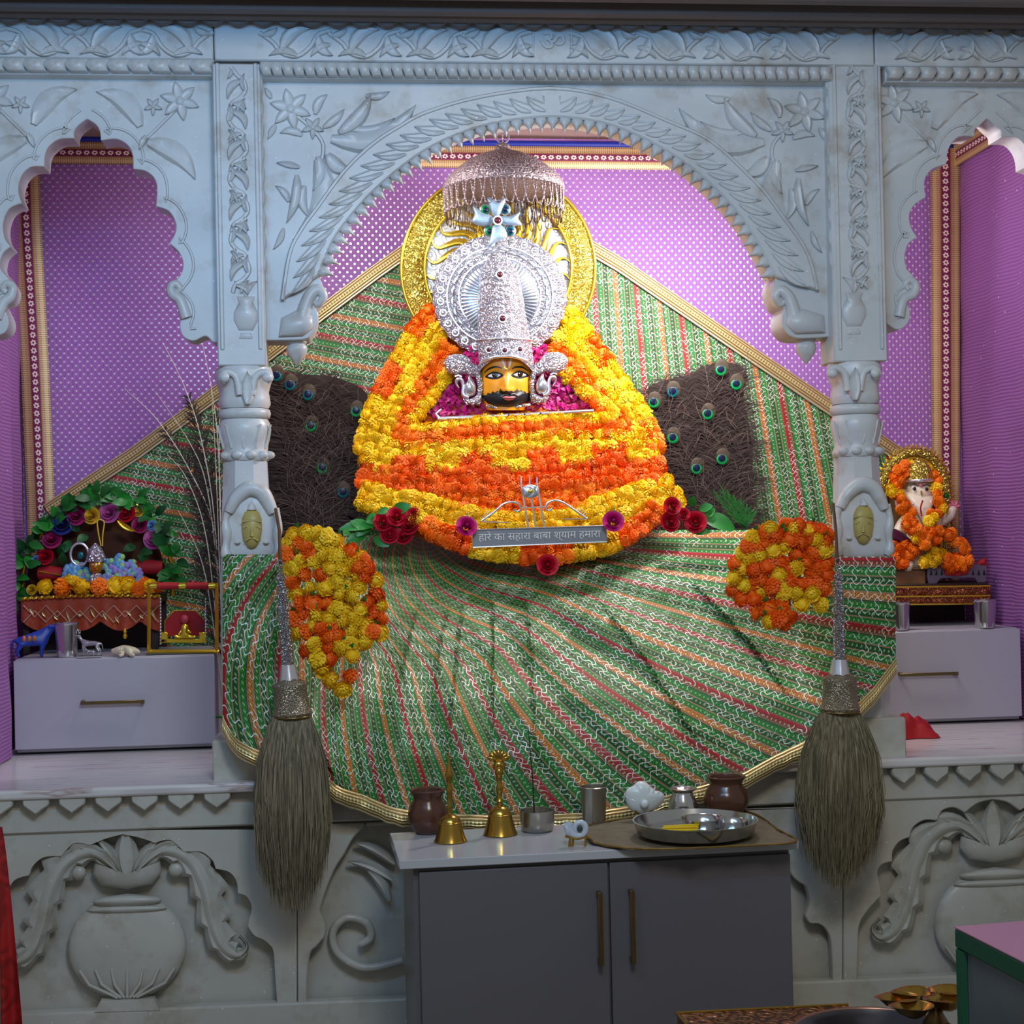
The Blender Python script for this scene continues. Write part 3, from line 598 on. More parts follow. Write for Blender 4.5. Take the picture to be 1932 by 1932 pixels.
    m.pxtube([N(-19, 984), N(0, 982), N(19, 984)], yn-.03, .003, 6); m.obj('face_features', fm, fc, 60)
    m = MB(); m.lathe([(9*k, 0), (6*k, 8*k), (2*k, 14*k), (0, 20*k)], P(*N(0, 962), yn-.012), 10)
    for s in (-1, 1): m.lathe([(4*k, -3*k), (6*k, 0), (4*k, 3*k)], P(*N(s*27, 1024), yn-.012), 10)
    m.obj('crown_finial', MARBLE, t, 60)
    return t
column(-1); column(1)
# ================================================================ curtains and drapes
def ribbon(pa, pb, Y, name, mat, par, n=60, flip=False, puff=.006):    # strip between two pixel polylines; u metres along, v across
    yf = Y if callable(Y) else (lambda x, y: Y)
    A = resample([P(x, y, yf(x, y)) for x, y in pa], n+1); B = resample([P(x, y, yf(x, y)) for x, y in pb], n+1); l = plen(A)
    def fn(u, v):
        i = int(round(u*n)); p = A[i].lerp(B[i], v); p.y -= puff*sin(pi*v)
        return p, (u*l, v)
    return grid(n, 6, fn).obj(name, mat, par, 80)
XL0, XL1 = P(42, 760, 1.13).x, P(14, 1000, .6).x; XR0, XR1 = P(1813, 760, 1.13).x, P(1934, 1000, .6).x
zt = P(1000, 262, 1.13).z
bc = thing('backdrop_curtain', 'purple curtain with small silver dots hung across the back of the shrine', 'curtain', (.3, 1.13, LZ))
def fb(u, v):
    x = lerp(XL0, XR0, u); z = lerp(LZ+.005, zt, v); return (x, 1.13+.006*sin(x*9+z*2)+.004*noise.noise(V((x*3, 0, z*3))), z), (x, z)
grid(60, 30, fb).obj('curtain_cloth', PURPLE, bc, 80)
def hedge(y0, y1, Y, xa=-40, xb=1813): return [(xa, y0+(xa-1000)*.010), (xb, y0+(xb-1000)*.010)], [(xa, y1+(xa-1000)*.010), (xb, y1+(xb-1000)*.010)]
a, b = hedge(276, 318, 1.1); ribbon(a, b, 1.112, 'lace_border', TRIM, bc, 40)
ribbon([(20, 300), (22, 420), (40, 700), (51, 960), (55, 1130)], [(74, 300), (78, 420), (93, 700), (104, 960), (109, 1130)], 1.10, 'lace_border', TRIM, bc, 40)
ribbon([(1754, 280), (1756, 420), (1757, 700), (1760, 1100)], [(1811, 280), (1811, 420), (1811, 700), (1811, 1100)], 1.10, 'lace_border', TRIM, bc, 40)
BLUEC = simple('royal_blue_band', '#1c2f9c', .5, 0, .3, 120)
a, b = hedge(266, 277, 1.1); ribbon(a, b, 1.116, 'blue_band', BLUEC, bc, 30)
def side(X0, X1, nm, lab):
    t = thing(nm, lab, 'curtain', (X0, .6, LZ))
    def fs(u, v):
        Y = lerp(1.125, .14, u); x = X0+(X1-X0)*(1.13-Y)/.53; z = lerp(LZ+.006, zt+.05, v)
        return (x+.006*sin(Y*22+z*3)+.006*noise.noise(V((Y*4, 3, z*6))), Y, z), (Y, z)
    grid(30, 50, fs).obj('curtain_cloth', PURPLE_SIDE, t, 80)
    s = .012 if X0 < 0 else -.012
    def ft(u, v):
        Y = lerp(1.11, .16, u); x = X0+(X1-X0)*(1.13-Y)/.53+s; z = zt-.105+v*.085
        return (x, Y, z), (Y, 1-v)
    grid(30, 3, ft).obj('lace_border', TRIM, t, 80)
    return t
side(XL0, XL1, 'side_curtain', 'plain ribbed purple side curtain at the left edge beside the flower-arched swing')
side(XR0, XR1, 'side_curtain', 'ribbed purple side curtain at the right edge beside the elephant-headed statue')
# green drapes on the back wall
def drape(nm, lab, top, x0, x1, yb, uvf, Y):
    t = thing(nm, lab, 'drape', P((x0+x1)/2, yb, Y))
    def fn(u, v):
        x = lerp(x0, x1, u); y = lerp(tab(x, top), yb, v)
        s, a = uvf(x, y); yy = Y-.03*v+.008*sin(s*26)*v
        return P(x, y, yy), (s, a)
    grid(60, 50, fn).obj('drape_cloth', GREEN2, t, 80)
    up = [(x, y) for x, y in top]; off = []
    for i, (x, y) in enumerate(up):
        p, q = up[max(0, i-1)], up[min(len(up)-1, i+1)]; l = hypot(q[0]-p[0], q[1]-p[1]); off.append((x-(q[1]-p[1])/l*27, y+(q[0]-p[0])/l*27))
    ribbon(up, off, Y-.012, 'lace_border', LACE, t, 80)
kd = 1.87e-3
drape('green_drape', 'left half of the green striped sequin drape rising behind the golden halo', [(82, 952), (250, 842), (420, 716), (600, 578), (700, 503), (790, 440)], 82, 790, 1235, lambda x, y: ((y-.19*x)*kd, (x+.19*y)*kd), 1.085)
def fan2(x, y):
    th = atan2(x-960, y+2200); return th*5.6, hypot(x-960, y+2200)*kd
drape('green_drape', 'right half of the green striped sequin drape with upright stripes behind the feather fan', [(1095, 440), (1180, 490), (1400, 640), (1590, 768), (1720, 858), (1760, 885)], 1095, 1760, 1085, fan2, 1.085)
# front cloth
CT = [(420, 1046), (520, 1046), (545, 1040), (600, 1016), (700, 1010), (760, 1000), (1035, 1004), (1300, 1000), (1480, 1000), (1560, 1042), (1580, 1050), (1690, 1050)]
CB = [(420, 1378), (440, 1418), (480, 1440), (540, 1455), (600, 1480), (640, 1512), (680, 1524), (740, 1550), (800, 1560), (900, 1564), (1000, 1565), (1100, 1560), (1200, 1545), (1300, 1515), (1400, 1486), (1460, 1452), (1520, 1424), (1570, 1388), (1620, 1352), (1650, 1322), (1690, 1268)]
def theta(x, y): return atan2(y-985, x-800)
CREASE = [[(800, 1110), (781, 1174), (770, 1217), (754, 1290)], [(850, 1130), (833, 1202), (817, 1340)], [(880, 1090), (873, 1152), (862, 1239), (844, 1420)], [(925, 1075), (930, 1183), (931, 1400)], [(985, 1090), (1000, 1200), (1012, 1440)], [(560, 1300), (600, 1400), (640, 1490)], [(1120, 1120), (1220, 1250), (1330, 1420)], [(1300, 1090), (1420, 1220), (1500, 1330)]]
def clothY(x, y):
    c = tab(y, [(985, .62), (1000, .58), (1060, .38), (1100, .29), (1160, .19), (1250, .08), (1320, -.03), (1380, -.09), (1430, -.122), (1480, -.135), (1580, -.15)])
    wl, wr = 1-sst(515, 620, x), sst(1500, 1585, x)
    cl = -.085-.00008*(y-1050)+.0000125*max(0, 455-x)**2*1.2+.02*0; cr = -.085-.00008*(y-1050)+.00001*max(0, x-1650)**2
    Yv = lerp(lerp(c, cl, wl), cr, wr); th = theta(x, y); r = hypot(x-800, y-985)
    amp = .005+.020*sst(60, 420, r)
    for cl_ in CREASE:
        if cl_[0][1]-25 < y < cl_[-1][1]+25:
            xc = tab(y, [(q[1], q[0]) for q in cl_]); d = x-xc
            if 0 <= d < 60: Yv -= .024*(1-d/60)**1.6*sst(cl_[0][1]-25, cl_[0][1]+40, y)*(1-sst(cl_[-1][1]-50, cl_[-1][1]+25, y))
    return Yv-amp*(.5*abs(sin(th*13+.003*r+.5*sin(th*5)))**.7+.5*sin(th*22+1.3+.003*r)*sst(100, 300, r))-.006*noise.noise(V((x*.012, y*.012, 0)))
fc = thing('altar_cloth', 'large green striped sequin cloth spread over the altar and column bases', 'cloth', P(1000, 1480, -.12))
TH = [(-1, -1.25), (0, 0), (.5, .62), (1.0, 1.06), (1.6, 1.45), (4.6, 3.3)]
def ff(u, v):
    x = lerp(420, 1690, u); y = lerp(tab(x, CT), tab(x, CB)-16, v); th = theta(x, y); r = hypot(x-800, y-985)
    th += tab(th, [(.3, .0001), (.8, .0004), (1.25, .0006), (1.7, .0014), (2.2, .0022), (2.6, .0020)])*max(0, r-150)
    return P(x, y, clothY(x, y)), (tab(th, TH)*(.55+.45*sst(0, 300, r)), r*1.55e-3)
grid(260, 90, ff).obj('cloth_sheet', GREEN, fc, 80)
xs = [420+i*(1270/90) for i in range(91)]
ribbon([(x, tab(x, CB)-27) for x in xs], [(x, tab(x, CB)+7+3*sin(x*.21)) for x in xs], lambda x, y: clothY(x, min(y, tab(x, CB)-16))-.008, 'lace_border', LACE, fc, 180, puff=.01)
rc = thing('red_cloth', 'crumpled bright red cloth lying on the ledge below the right drawer unit', 'cloth', P(1712, 1395, .3))
def fr_(u, v):
    a = 2*pi*u; n = noise.noise(V((cos(a)*1.3+3, sin(a)*1.3, v*2.2))); R = (1-v)*(1+.25*n+.12*sin(a*5)); x = .100*R*cos(a); y = .07*R*sin(a)
    h = .002+.062*(1-(1-v)**2.2)*(1+.35*noise.noise(V((x*30, y*30, 2))))*(1-.35*cos(a)*(1-v))+.010*noise.noise(V((x*70, y*70, 0)))*v
    q = P(1716, 1392, .34); return V((q.x+x, .34+y, LZ+max(.002, h))), (u, v)
grid(60, 20, fr_).obj('cloth_folds', RED, rc, 60)
# ================================================================ the idol and what adorns it
def Ym(x, y):
    return tab(y, [(560, .80), (700, .70), (800, .62), (900, .52), (960, .46), (1060, .38)])-.10*max(0, 1-((x-960)/310)**2)
idol = thing('deity_idol', 'saffron-faced idol head with black beard and painted eyes on a garlanded mound', 'idol', P(958, 1000, .55))
def facY(x, y):
    w = 51*tab(y, [(640, .96), (700, 1), (740, .985), (756, .93), (768, .82), (778, .7)]); d = clamp((x-954)/w, -1, 1)
    b = .085*(1-abs(d)**2.6)**.5
    n = .026*sst(692, 735, y)*(1-sst(737, 746, y))*math.exp(-((x-956)/8)**2)+.008*sst(728, 736, y)*(1-sst(737, 744, y))*(math.exp(-((x-948)/4)**2)+math.exp(-((x-965)/4)**2))
    e = -.006*(math.exp(-((x-933)/14)**2)+math.exp(-((x-981)/14)**2))*math.exp(-((y-707)/10)**2)
    l = .006*math.exp(-((x-960)/16)**2)*math.exp(-((y-751)/7)**2)
    return .585-b-n-e-l
def fh(u, v):
    y = lerp(640, 774, v); a = (u-.5)*pi; w = 51*tab(y, [(640, .96), (700, 1), (740, .985), (756, .93), (768, .82), (778, .7)])
    x = 954+w*sin(a); return P(x, y, facY(x, y)), (u, v)
hd = grid(64, 60, fh).obj('head', SKIN, idol, 80)
fy = lambda o: (lambda x, y: facY(x, y)-o)
bd = [(910, 746), (918, 745), (920, 741), (926, 743), (929, 738), (934, 741), (938, 737), (941, 739), (944, 733), (946, 738), (951, 739), (956, 737), (960, 738), (965, 737), (970, 739), (974, 738), (976, 733), (979, 738), (983, 735), (986, 739), (990, 738), (994, 742), (998, 741), (1002, 745), (1001, 754), (997, 760), (980, 766), (959, 768), (937, 767), (920, 761), (913, 754)]
MB().pillow(bd, fy(.0015), .009, (1, .97, .9, .75, .55, .3), .006, (958, 752)).obj('beard', BLACK, hd, 60)
MB().pillow([(947, 750), (954, 747), (960, 748.5), (966, 747), (974, 749.5), (968, 754), (960, 756), (953, 754.5)], fy(.012), .005).obj('lips', LIP, hd, 60)
MB().pxtube([(949, 751), (960, 751.8), (972, 750.5)], fy(.0185), .0011, 5).obj('mouth_line', BLACK, hd)
for pts in ([(945, 749), (950, 745), (956, 744)], [(964, 744), (971, 743), (978, 747)]): MB().pxtube(crom(pts, 4), fy(.0125), .0017, 5).obj('silver_ornament', SILVER_S, hd)
for pts in ([(914, 704), (920, 698), (927, 694), (937, 692), (948, 695)], [(966, 696), (973, 692.5), (984, 692.5), (991, 696), (997, 700)]):
    MB().pxtube(crom(pts, 4), fy(.0), [.0008+.0026*sin(pi*min(1, (i+1.5)/18)) for i in range(17)], 6, .6).obj('eyebrow', BLACK, hd)
for cx, cy, al in ((933, 708, [(917, 710.5), (924, 705), (932, 702.5), (941, 704), (948, 708), (941, 712.5), (932, 714), (924, 713)]), (981, 706.5, [(966, 707.5), (972, 703), (980, 700.8), (989, 703), (996.5, 708.5), (988, 711.5), (980, 712.5), (972, 711)])):
    c = crom(al, 4, True)
    e = MB().pillow([(cx+(x-cx)*1.12, cy+(y-cy)*1.3) for x, y in c], fy(.0006), .0012).obj('eye_outline', BLACK, hd, 60)
    MB().pillow([(cx+(x-cx)*.78, cy+(y-cy)*.72) for x, y in c], fy(.0012), .0022).obj('eye_white', WHITE, e, 60)
    MB().pillow([(cx+.6+5.4*cos(2*pi*i/16), cy-.4+5.0*sin(2*pi*i/16)) for i in range(16)], fy(.003), .002).obj('iris', IRIS, e, 60)
    MB().pillow([(cx-1+1.1*cos(2*pi*i/8), cy-2+1.1*sin(2*pi*i/8)) for i in range(8)], fy(.0052), .0006).obj('eye_glint', WHITE, e, 60)
for pts, mt, r in (([(948.5, 677), (949.5, 684), (952.5, 691)], WHITE, .003), ([(964, 677), (963, 684), (961, 691)], WHITE, .003), ([(956.5, 680), (956.5, 686), (957, 693)], MAG, .002), ([(951, 692), (956.5, 696), (962, 692)], GOLD_S, .0022)):
    MB().pxtube(crom(pts, 3), fy(0), r, 6, .5).obj('forehead_mark', mt, hd)
MB().pxtube(crom([(914, 756), (907, 738), (904, 712), (905, 690), (913, 678), (927, 672), (943, 670), (957, 675), (970, 670), (985, 670), (997, 677), (1003.5, 692), (1003.5, 715), (1002, 745), (998, 758)], 4), lambda x, y: facY(clamp(x, 906, 1002), y)-.001, .0032, 6).obj('painted_hairline', BLACK, hd, 60)
MB().pxtube([(917, 766+0), (940, 770), (960, 769), (985, 766), (1001, 763)], lambda x, y: .508, .0045, 6).obj('necklace', SILVER, idol, 60)
# body under the garlands
RBODY = simple('orange_robe', '#c85a0c', .7, 0, .2, 20)
out = crom([(835, 590), (760, 690), (705, 800), (682, 900), (700, 960), (800, 1020), (900, 1050), (1035, 1056), (1150, 1045), (1240, 985), (1252, 900), (1215, 790), (1150, 690), (1075, 590), (1000, 660), (900, 660)], 4, True)
MB().pillow(out, lambda x, y: Ym(x, y)+.03, .02, (1, .95, .8, .6, .4, .2), .05, (960, 830)).obj('robe', RBODY, idol, 60)
bed = MB(); bedo = [(812, 792), (836, 745), (868, 700), (884, 655), (1030, 655), (1045, 690), (1080, 740), (1118, 772)]
pb = thing('petal_bed', 'triangular bed of magenta rose petals around the idol face', 'petals', P(960, 785, .56))
BY = lambda x, y: .585+.0004*(740-y)-.0
MB().pillow(bedo, lambda x, y: BY(x, y)+.01, .004, back=.02).obj('petal_base', MAG, pb, 60)
def inpoly(x, y, pl_):
    r = False; j = len(pl_)-1
    for i in range(len(pl_)):
        a, b = pl_[i], pl_[j]
        if (a[1] > y) != (b[1] > y) and x < (b[0]-a[0])*(y-a[1])/(b[1]-a[1])+a[0]: r = not r
        j = i
    return r
m = MB(); rr = random.Random(3); n = 0
while n < 620:
    x, y = rr.uniform(806, 1122), rr.uniform(655, 792)
    if not inpoly(x, y, bedo) or (906 < x < 1002 and y < 760): continue
    n += 1; p = P(x, y, BY(x, y)-.004-rr.random()*.012); a = rr.uniform(0, 2*pi); nn = V((rr.uniform(-.7, .7), -1, rr.uniform(-.3, .9)))
    d = V((cos(a), rr.uniform(-.6, .1), sin(a))); m.leaf3(p, p+d*.020, .009, nn, .25, .3, 2)
stuff(m.obj('petals', MAG, pb, 60))
fl = thing('silver_flute', 'thin silver flute lying below the idol face on the petals', 'flute', P(960, 784, .5))
MB().tube([P(827, 790, .5), P(960, 784, .5), P(1120, 775, .5)], [.0065, .006, .0055], 10).obj('tube', SILVER_S, fl, 60)
MB().tube([P(829, 791, .5), P(822, 780, .5), P(833, 772, .5)], [.006, .005, .003], 8).obj('mouth_end', SILVER_S, fl, 60)
for i in range(5): MB().ell(P(900+i*30, 786-i*1.6, .4925), (.003, .002, .003), 8, 5).obj('finger_hole', BLACK, fl)
# crown
cr = thing('silver_headdress', 'tall embossed silver crown with a scalloped jewelled disc on the idol head', 'headdress', P(955, 665, .55))
CW = [(476, 2), (480, 11), (488, 20), (500, 28), (520, 37), (540, 40), (570, 43.5), (600, 46), (640, 50), (665, 51.5), (680, 52)]
def cxf(y): return tab(y, [(476, 939), (540, 943), (600, 947), (640, 951), (680, 955)])
def crY(x, y):
    w = tab(y, CW); d = clamp((x-cxf(y))/w, -1, 1); return .55-.00165*w*.95*sqrt(max(0, 1-d*d))-.00018*(560-y)*0
def fcr(u, v):
    a = (u-.5)*pi; x0 = 676-4*abs(sin(a*2))*2; y = lerp(476, 673-4*cos(a*4)*.6+6*abs(u-.5)**2*30, v**1.15); w = tab(y, CW); x = cxf(y)+w*sin(a)
    return P(x, y, crY(x, y)), (u, v)
grid(48, 60, fcr).obj('crown_body', SILVER, cr, 80)
MB().pxtube([(904+98*i/16, 690-18*sin(pi*i/16)**.6-0) for i in range(17)], lambda x, y: crY(x, 668)-.001, .005, 7).obj('crown_rim', SILVER_S, cr, 60)
MB().pxtube([(902+102*i/16, 642-4*sin(pi*i/16)) for i in range(17)], lambda x, y: crY(x, 642)-.001, .0035, 7).obj('crown_rim', SILVER_S, cr, 60)
GEMR = simple('dark_garnet', '#5a2030', .08, 0, .1)
def gem(par, x, y, Y, r, mt=None):
    a = MB(); c = P(x, y, Y); k = S(x, y, Y)
    a.tube([c+V((r*k*cos(2*pi*i/12), 0, r*k*sin(2*pi*i/12))) for i in range(13)], r*k*.28, 6); o = a.obj('gem_setting', SILVER_S, par, 60)
    MB().ell(c, (r*k*.75, r*k*.5, r*k*.75), 10, 6).obj('gem', mt or GEMR, o, 60)
for x, y, r in ((943, 518, 7), (948, 601, 7), (922, 660, 5.5), (952, 661, 5.5), (981, 659, 5.5)): gem(cr, x, y, crY(x, y)-.002, r)
DC = (943, 558); DR = (125, 116)
sc_ = [(DC[0]+DR[0]*(1+.022*abs(sin(15*a)))*cos(a), DC[1]+DR[1]*(1+.022*abs(sin(15*a)))*sin(a)) for a in [2*pi*i/180 for i in range(180)]]
DY = lambda x, y: .60
MB().pillow(sc_, DY, .012, (1, .985, .93, .8, .5), .012).obj('crown_disc', SILVER, cr, 60)
for q in (.80, .62): MB().pxtube([(DC[0]+DR[0]*q*cos(2*pi*i/48), DC[1]+DR[1]*q*sin(2*pi*i/48)) for i in range(49)], .592, .0035, 6).obj('disc_ring', SILVER_S, cr, 60)
for i in range(30):
    a = 2*pi*(i+.5)/30; x, y = DC[0]+DR[0]*.9*cos(a), DC[1]+DR[1]*.9*sin(a)
    if abs(x-952) < 45 and y > 600: continue
    gem(cr, x, y, .594, 6, SILVER_S)
for i in range(26):
    a = 2*pi*(i+.5)/26; x, y = DC[0]+DR[0]*.71*cos(a), DC[1]+DR[1]*.71*sin(a)
    if abs(x-952) < 42 and y > 520: continue
    MB().leaf((x-9*sin(a), y+9*cos(a)), (x+9*sin(a), y-9*cos(a)), 7, 3, .592, .006, 4).obj('disc_leaf', SILVER_S, cr, 60)
ip = [(DC[0]+DR[0]*.6*cos(2*pi*i/48), DC[1]+6+DR[1]*.66*sin(2*pi*i/48)) for i in range(48)]
RIBM = simple('ribbed_blue_silver', '#c4cede', .25, .8, .05)
MB().pillow(ip, .592, .02, (1, .9, .7, .4), .004).obj('ribbed_boss', RIBM, cr, 60)
m = MB()
for i in range(64):
    a = 2*pi*i/64; c, s = cos(a), sin(a)
    m.pxtube([(DC[0]+DR[0]*q*c, DC[1]+6+DR[1]*1.08*q*s) for q in (.25, .45, .58)], lambda x, y: .588-.02*sqrt(max(0, 1-((x-DC[0])/75)**2-((y-DC[1]-6)/77)**2)), .0022, 5)
stuff(m.obj('radial_ribs', SILVER_S, cr, 60))
# golden halo
ha = thing('golden_halo', 'large round golden halo with wavy sun rays behind the silver crown', 'halo', P(940, 640, .7))
HC = (940, 506); HR = 186; HY = .69
ci = lambda q, n=64, c=HC, r=HR: [(c[0]+r*q*cos(2*pi*i/n), c[1]+r*q*sin(2*pi*i/n)) for i in range(n)]
MB().pxprism(ci(1), HY+.02, .015).obj('backing_plate', GOLD_S, ha, 30)
m = MB(); o, i_ = ci(1), ci(.735); n = 64; v = []; f = []
for q, yy in ((1, .012), (.985, -.004), (.86, -.012), (.75, -.004), (.735, .012)):
    for a in range(n): v.append(P(HC[0]+HR*q*cos(2*pi*a/n), HC[1]+HR*q*sin(2*pi*a/n), HY+yy))
for r in range(4):
    for a in range(n): l = (a+1) % n; f.append((r*n+a, r*n+l, (r+1)*n+l, (r+1)*n+a))
m.add(v, f).obj('embossed_ring', GOLD, ha, 60)
for q in (.985, .745): MB().pxtube(ci(q)+ci(q)[:1], HY-.006, .0055, 8).obj('ring_edge', GOLD_S, ha, 60)
MB().pxprism(ci(.74), HY+.006, .012).obj('white_field', WHITEMETAL, ha, 30)
for i in range(26):
    a = 2*pi*i/26; m = MB(); pts = []
    for j in range(13):
        q = .30+.43*j/12; b = a+.16*sin(j/12*2*pi*.9); pts.append((HC[0]+HR*q*cos(b), HC[1]+HR*q*sin(b)))
    v = []; f = []
    for j, (x, y) in enumerate(pts):
        p, q = pts[max(0, j-1)], pts[min(12, j+1)]; l = hypot(q[0]-p[0], q[1]-p[1]); nx, ny = -(q[1]-p[1])/l, (q[0]-p[0])/l; ww = 9.5*(1-j/12.6)**.8+.5
        for k, h in ((-1, .002), (-.4, -.010), (.4, -.010), (1, .002)): v.append(P(x+nx*ww*k, y+ny*ww*k, HY+h))
    for j in range(12):
        for k in range(3): f.append((j*4+k, j*4+k+1, j*4+k+5, j*4+k+4))
    m.add(v, f).obj('wavy_ray', GOLD_S, ha, 60)
# umbrella
ch = thing('ceremonial_umbrella', 'small tarnished silver umbrella with looped fringe hanging above the crown', 'umbrella', P(950, 354, .5))
UC = P(950, 354, .5); k = S(950, 354, .5)
MB().lathe([(113*k, -4*k), (115*k, 0), (112*k, 7*k), (104*k, 20*k), (86*k, 36*k), (64*k, 52*k), (38*k, 63*k), (18*k, 68*k), (14*k, 74*k), (13*k, 80*k), (4*k, 84*k), (0, 85*k)], UC, 48, mod=lambda q, z: 1+.006*cos(24*q)).obj('dome', SILVER_D, ch, 60)
LIN = simple('red_brown_lining', '#3c1a16', .8, 0, .2)
MB().lathe([(110*k, -3*k), (104*k, 12*k), (84*k, 30*k), (40*k, 52*k), (0, 60*k)], UC, 40).obj('lining', LIN, ch, 60)
MB().tube([UC+V((113*k*cos(2*pi*i/48), 113*k*sin(2*pi*i/48), -3*k)) for i in range(49)], 3.2*k, 6).obj('rim', SILVER_D, ch, 60)
MB().tube([UC+V((12*k*cos(2*pi*i/20), 0, 96*k+12*k*sin(2*pi*i/20))) for i in range(21)], 1.8*k, 6).obj('hanging_ring', SILVER_S, ch, 60)
lp = MB(); w_ = 2*pi*112*k/36
lp.tube([V((0, (t-.5)*w_*1.5, -46*k*(1-abs(2*t-1)**2.6))) for t in [i/12 for i in range(13)]], 1.5*k, 5); lm = meshof(lp, 'fringe_loop', SILVER_D, 60)
for i in range(36):
    a = 2*pi*i/36; inst('fringe_loop', lm, ch, UC+V((112*k*cos(a), 112*k*sin(a), -4*k)), (0, 0, a))
lp = MB(); lp.tube([V((0, (t-.5)*w_*.9, -58*k*(1-abs(2*t-1)**3))) for t in [i/10 for i in range(11)]], 1.0*k, 5); lm = meshof(lp, 'fringe_chain', BRONZE, 60)
for i in range(36):
    a = 2*pi*(i+.5)/36
    if sin(a) < -.35 and abs(cos(a)) < .75: continue
    inst('fringe_chain', lm, ch, UC+V((109*k*cos(a), 109*k*sin(a), -8*k)), (0, 0, a))
MB().tube([UC+V((0, 0, 84*k)), UC+V((0, .0, 108*k))], 1.2*k, 6).obj('stem', SILVER_D, ch, 60)
# brooch of four petals with peacock gems
br = thing('silver_brooch', 'pale blue silver four-petal brooch with green peacock gems atop the crown', 'brooch', P(938, 420, .46))
SB = simple('pale_blue_enamel', '#a9c3d8', .3, .5, .12, 120, .3)
for o in ([(919, 372), (936, 377), (954, 373), (950, 390), (941, 408), (931, 408), (924, 392)], [(946, 408), (962, 408), (981, 400), (978, 412), (985, 424), (968, 426), (950, 424), (944, 416)], [(930, 426), (946, 424), (957, 440), (953, 450), (938, 456), (922, 466), (925, 448)], [(929, 408), (912, 402), (892, 388), (895, 404), (890, 418), (905, 426), (927, 424)]):
    MB().pillow(crom(o, 3, True), .465, .012).obj('petal', SB, br, 60)
for x, y in ((915, 396), (953, 395), (923, 436), (963, 436)):
    o = MB().pillow([(x+11*cos(2*pi*i/16), y+12*sin(2*pi*i/16)) for i in range(16)], .475, .006).obj('gem_mount', SILVER_S, br, 60)
    MB().pillow([(x+8*cos(2*pi*i/16), y+9*sin(2*pi*i/16)) for i in range(16)], .471, .006).obj('gem_ring', EYE_G if x < 940 else EYE_T, o, 60)
    MB().ell(P(x+1, y, .464), (.008, .005, .009), 10, 6).obj('gem', EYE_N, o, 60)
gem(br, 939, 416, .452, 8, GEMR)
MB().tube([P(938, 420, .475), P(938, 447, .56)], .003, 6).obj('pin', SILVER_S, br)
# silver peacock ear ornaments
def ear(s, lab):
    T = lambda x, y: ((954.5+s*(954.5-x)) if s > 0 else x, y-(1 if s > 0 else 0)); T = (lambda x, y: (x, y)) if s < 0 else (lambda x, y: (1909-x, y-4))
    t = thing('silver_ear_ornament', lab, 'ornament', P(*T(880, 765), .53)); Y = .535
    MB().pillow([T(*p) for p in crom([(837, 684), (846, 672), (862, 668), (880, 672), (894, 688), (902, 706), (896, 712), (880, 706), (860, 707), (844, 702)], 4, True)], Y, .016).obj('crest_plate', SILVER, t, 60)
    MB().pxtube([T(*p) for p in crom([(893, 690), (902, 708), (906, 728), (903, 748), (892, 758)], 4)], Y, [.011-.0002*i for i in range(17)], 8).obj('tail_curve', SILVER, t, 60)
    MB().pillow([T(*p) for p in crom([(884, 708), (892, 716), (898, 730), (896, 744), (886, 748), (877, 742), (876, 728), (882, 718)], 4, True)], Y-.004, .016).obj('peacock_body', SILVER_S, t, 60)
    MB().pxtube([T(*p) for p in crom([(884, 750), (874, 744), (874, 728), (870, 716), (863, 716), (861, 724), (866, 732)], 4)], Y-.006, [.008, .008, .008, .0075, .007, .0065, .006, .006, .0055, .0055, .0055, .006, .006, .006, .006, .0065, .0065, .006, .005, .004, .0035, .003, .003, .002, .002], 8).obj('peacock_neck', SILVER_S, t, 60)
    MB().pxtube([T(*p) for p in ((858, 710), (865, 708), (871, 711))], Y-.006, .004, 6).obj('peacock_crest', SILVER_S, t, 60)
    MB().pillow([T(*p) for p in crom([(874, 752), (888, 752), (900, 745), (908, 744), (909, 756), (904, 766), (897, 764), (893, 769), (887, 763), (880, 765), (876, 758)], 2, True)], Y-.002, .014).obj('fringe_base', SILVER, t, 60)
ear(-1, 'silver peacock ornament at the left ear of the idol face'); ear(1, 'silver peacock ornament at the right ear of the idol face')
# name plate with bow and trident
npl = thing('silver_name_plate', 'engraved silver plate with bow and trident standing in the garlands', 'plate', P(1018, 1030, .2))
NY = .21
c = [P(890, 1000, NY), P(1144, 992, NY), P(1145, 1022, NY), P(892, 1033, NY)]
PLATE = simple('brushed_plate_silver', '#8e9298', .4, .5, .08, 40)
MB().prism(c, (0, .008, 0)).obj('plate', PLATE, npl, 30, .001)
MB().tube([p-V((0, .002, 0)) for p in c+c[:1]], .0022, 5).obj('plate_rim', SILVER_S, npl, 30)
ang = atan2(c[0].z-c[1].z, c[1].x-c[0].x)
text('\u0939\u093e\u0930\u0947 \u0915\u093e \u0938\u0939\u093e\u0930\u093e \u092c\u093e\u092c\u093e \u0936\u094d\u092f\u093e\u092e \u0939\u092e\u093e\u0930\u093e', 'engraved_text', WHITE, npl, .031, .0012, (c[0]+c[2])/2+V((0, -.0025, 0)), 1.02, (pi/2, ang, 0))
for x0, y0, x1, y1 in ((983, 912, 997, 997), (999, 918, 1011, 996), (1013, 912, 1027, 995)):
    MB().tube([P(x0, y0-12 if x0 != 999 else y0-18, NY+.01), P(x0, y0, NY+.01), P(x1, y1, NY+.005)], [.0015, .0035, .0035], 7).obj('trident_rod', SILVER_S, npl, 60)
dd = MB().pillow([(1001+17*cos(2*pi*i/24), 927+13*sin(2*pi*i/24)) for i in range(24)], NY, .004).obj('disc', WHITEMETAL, npl, 60)
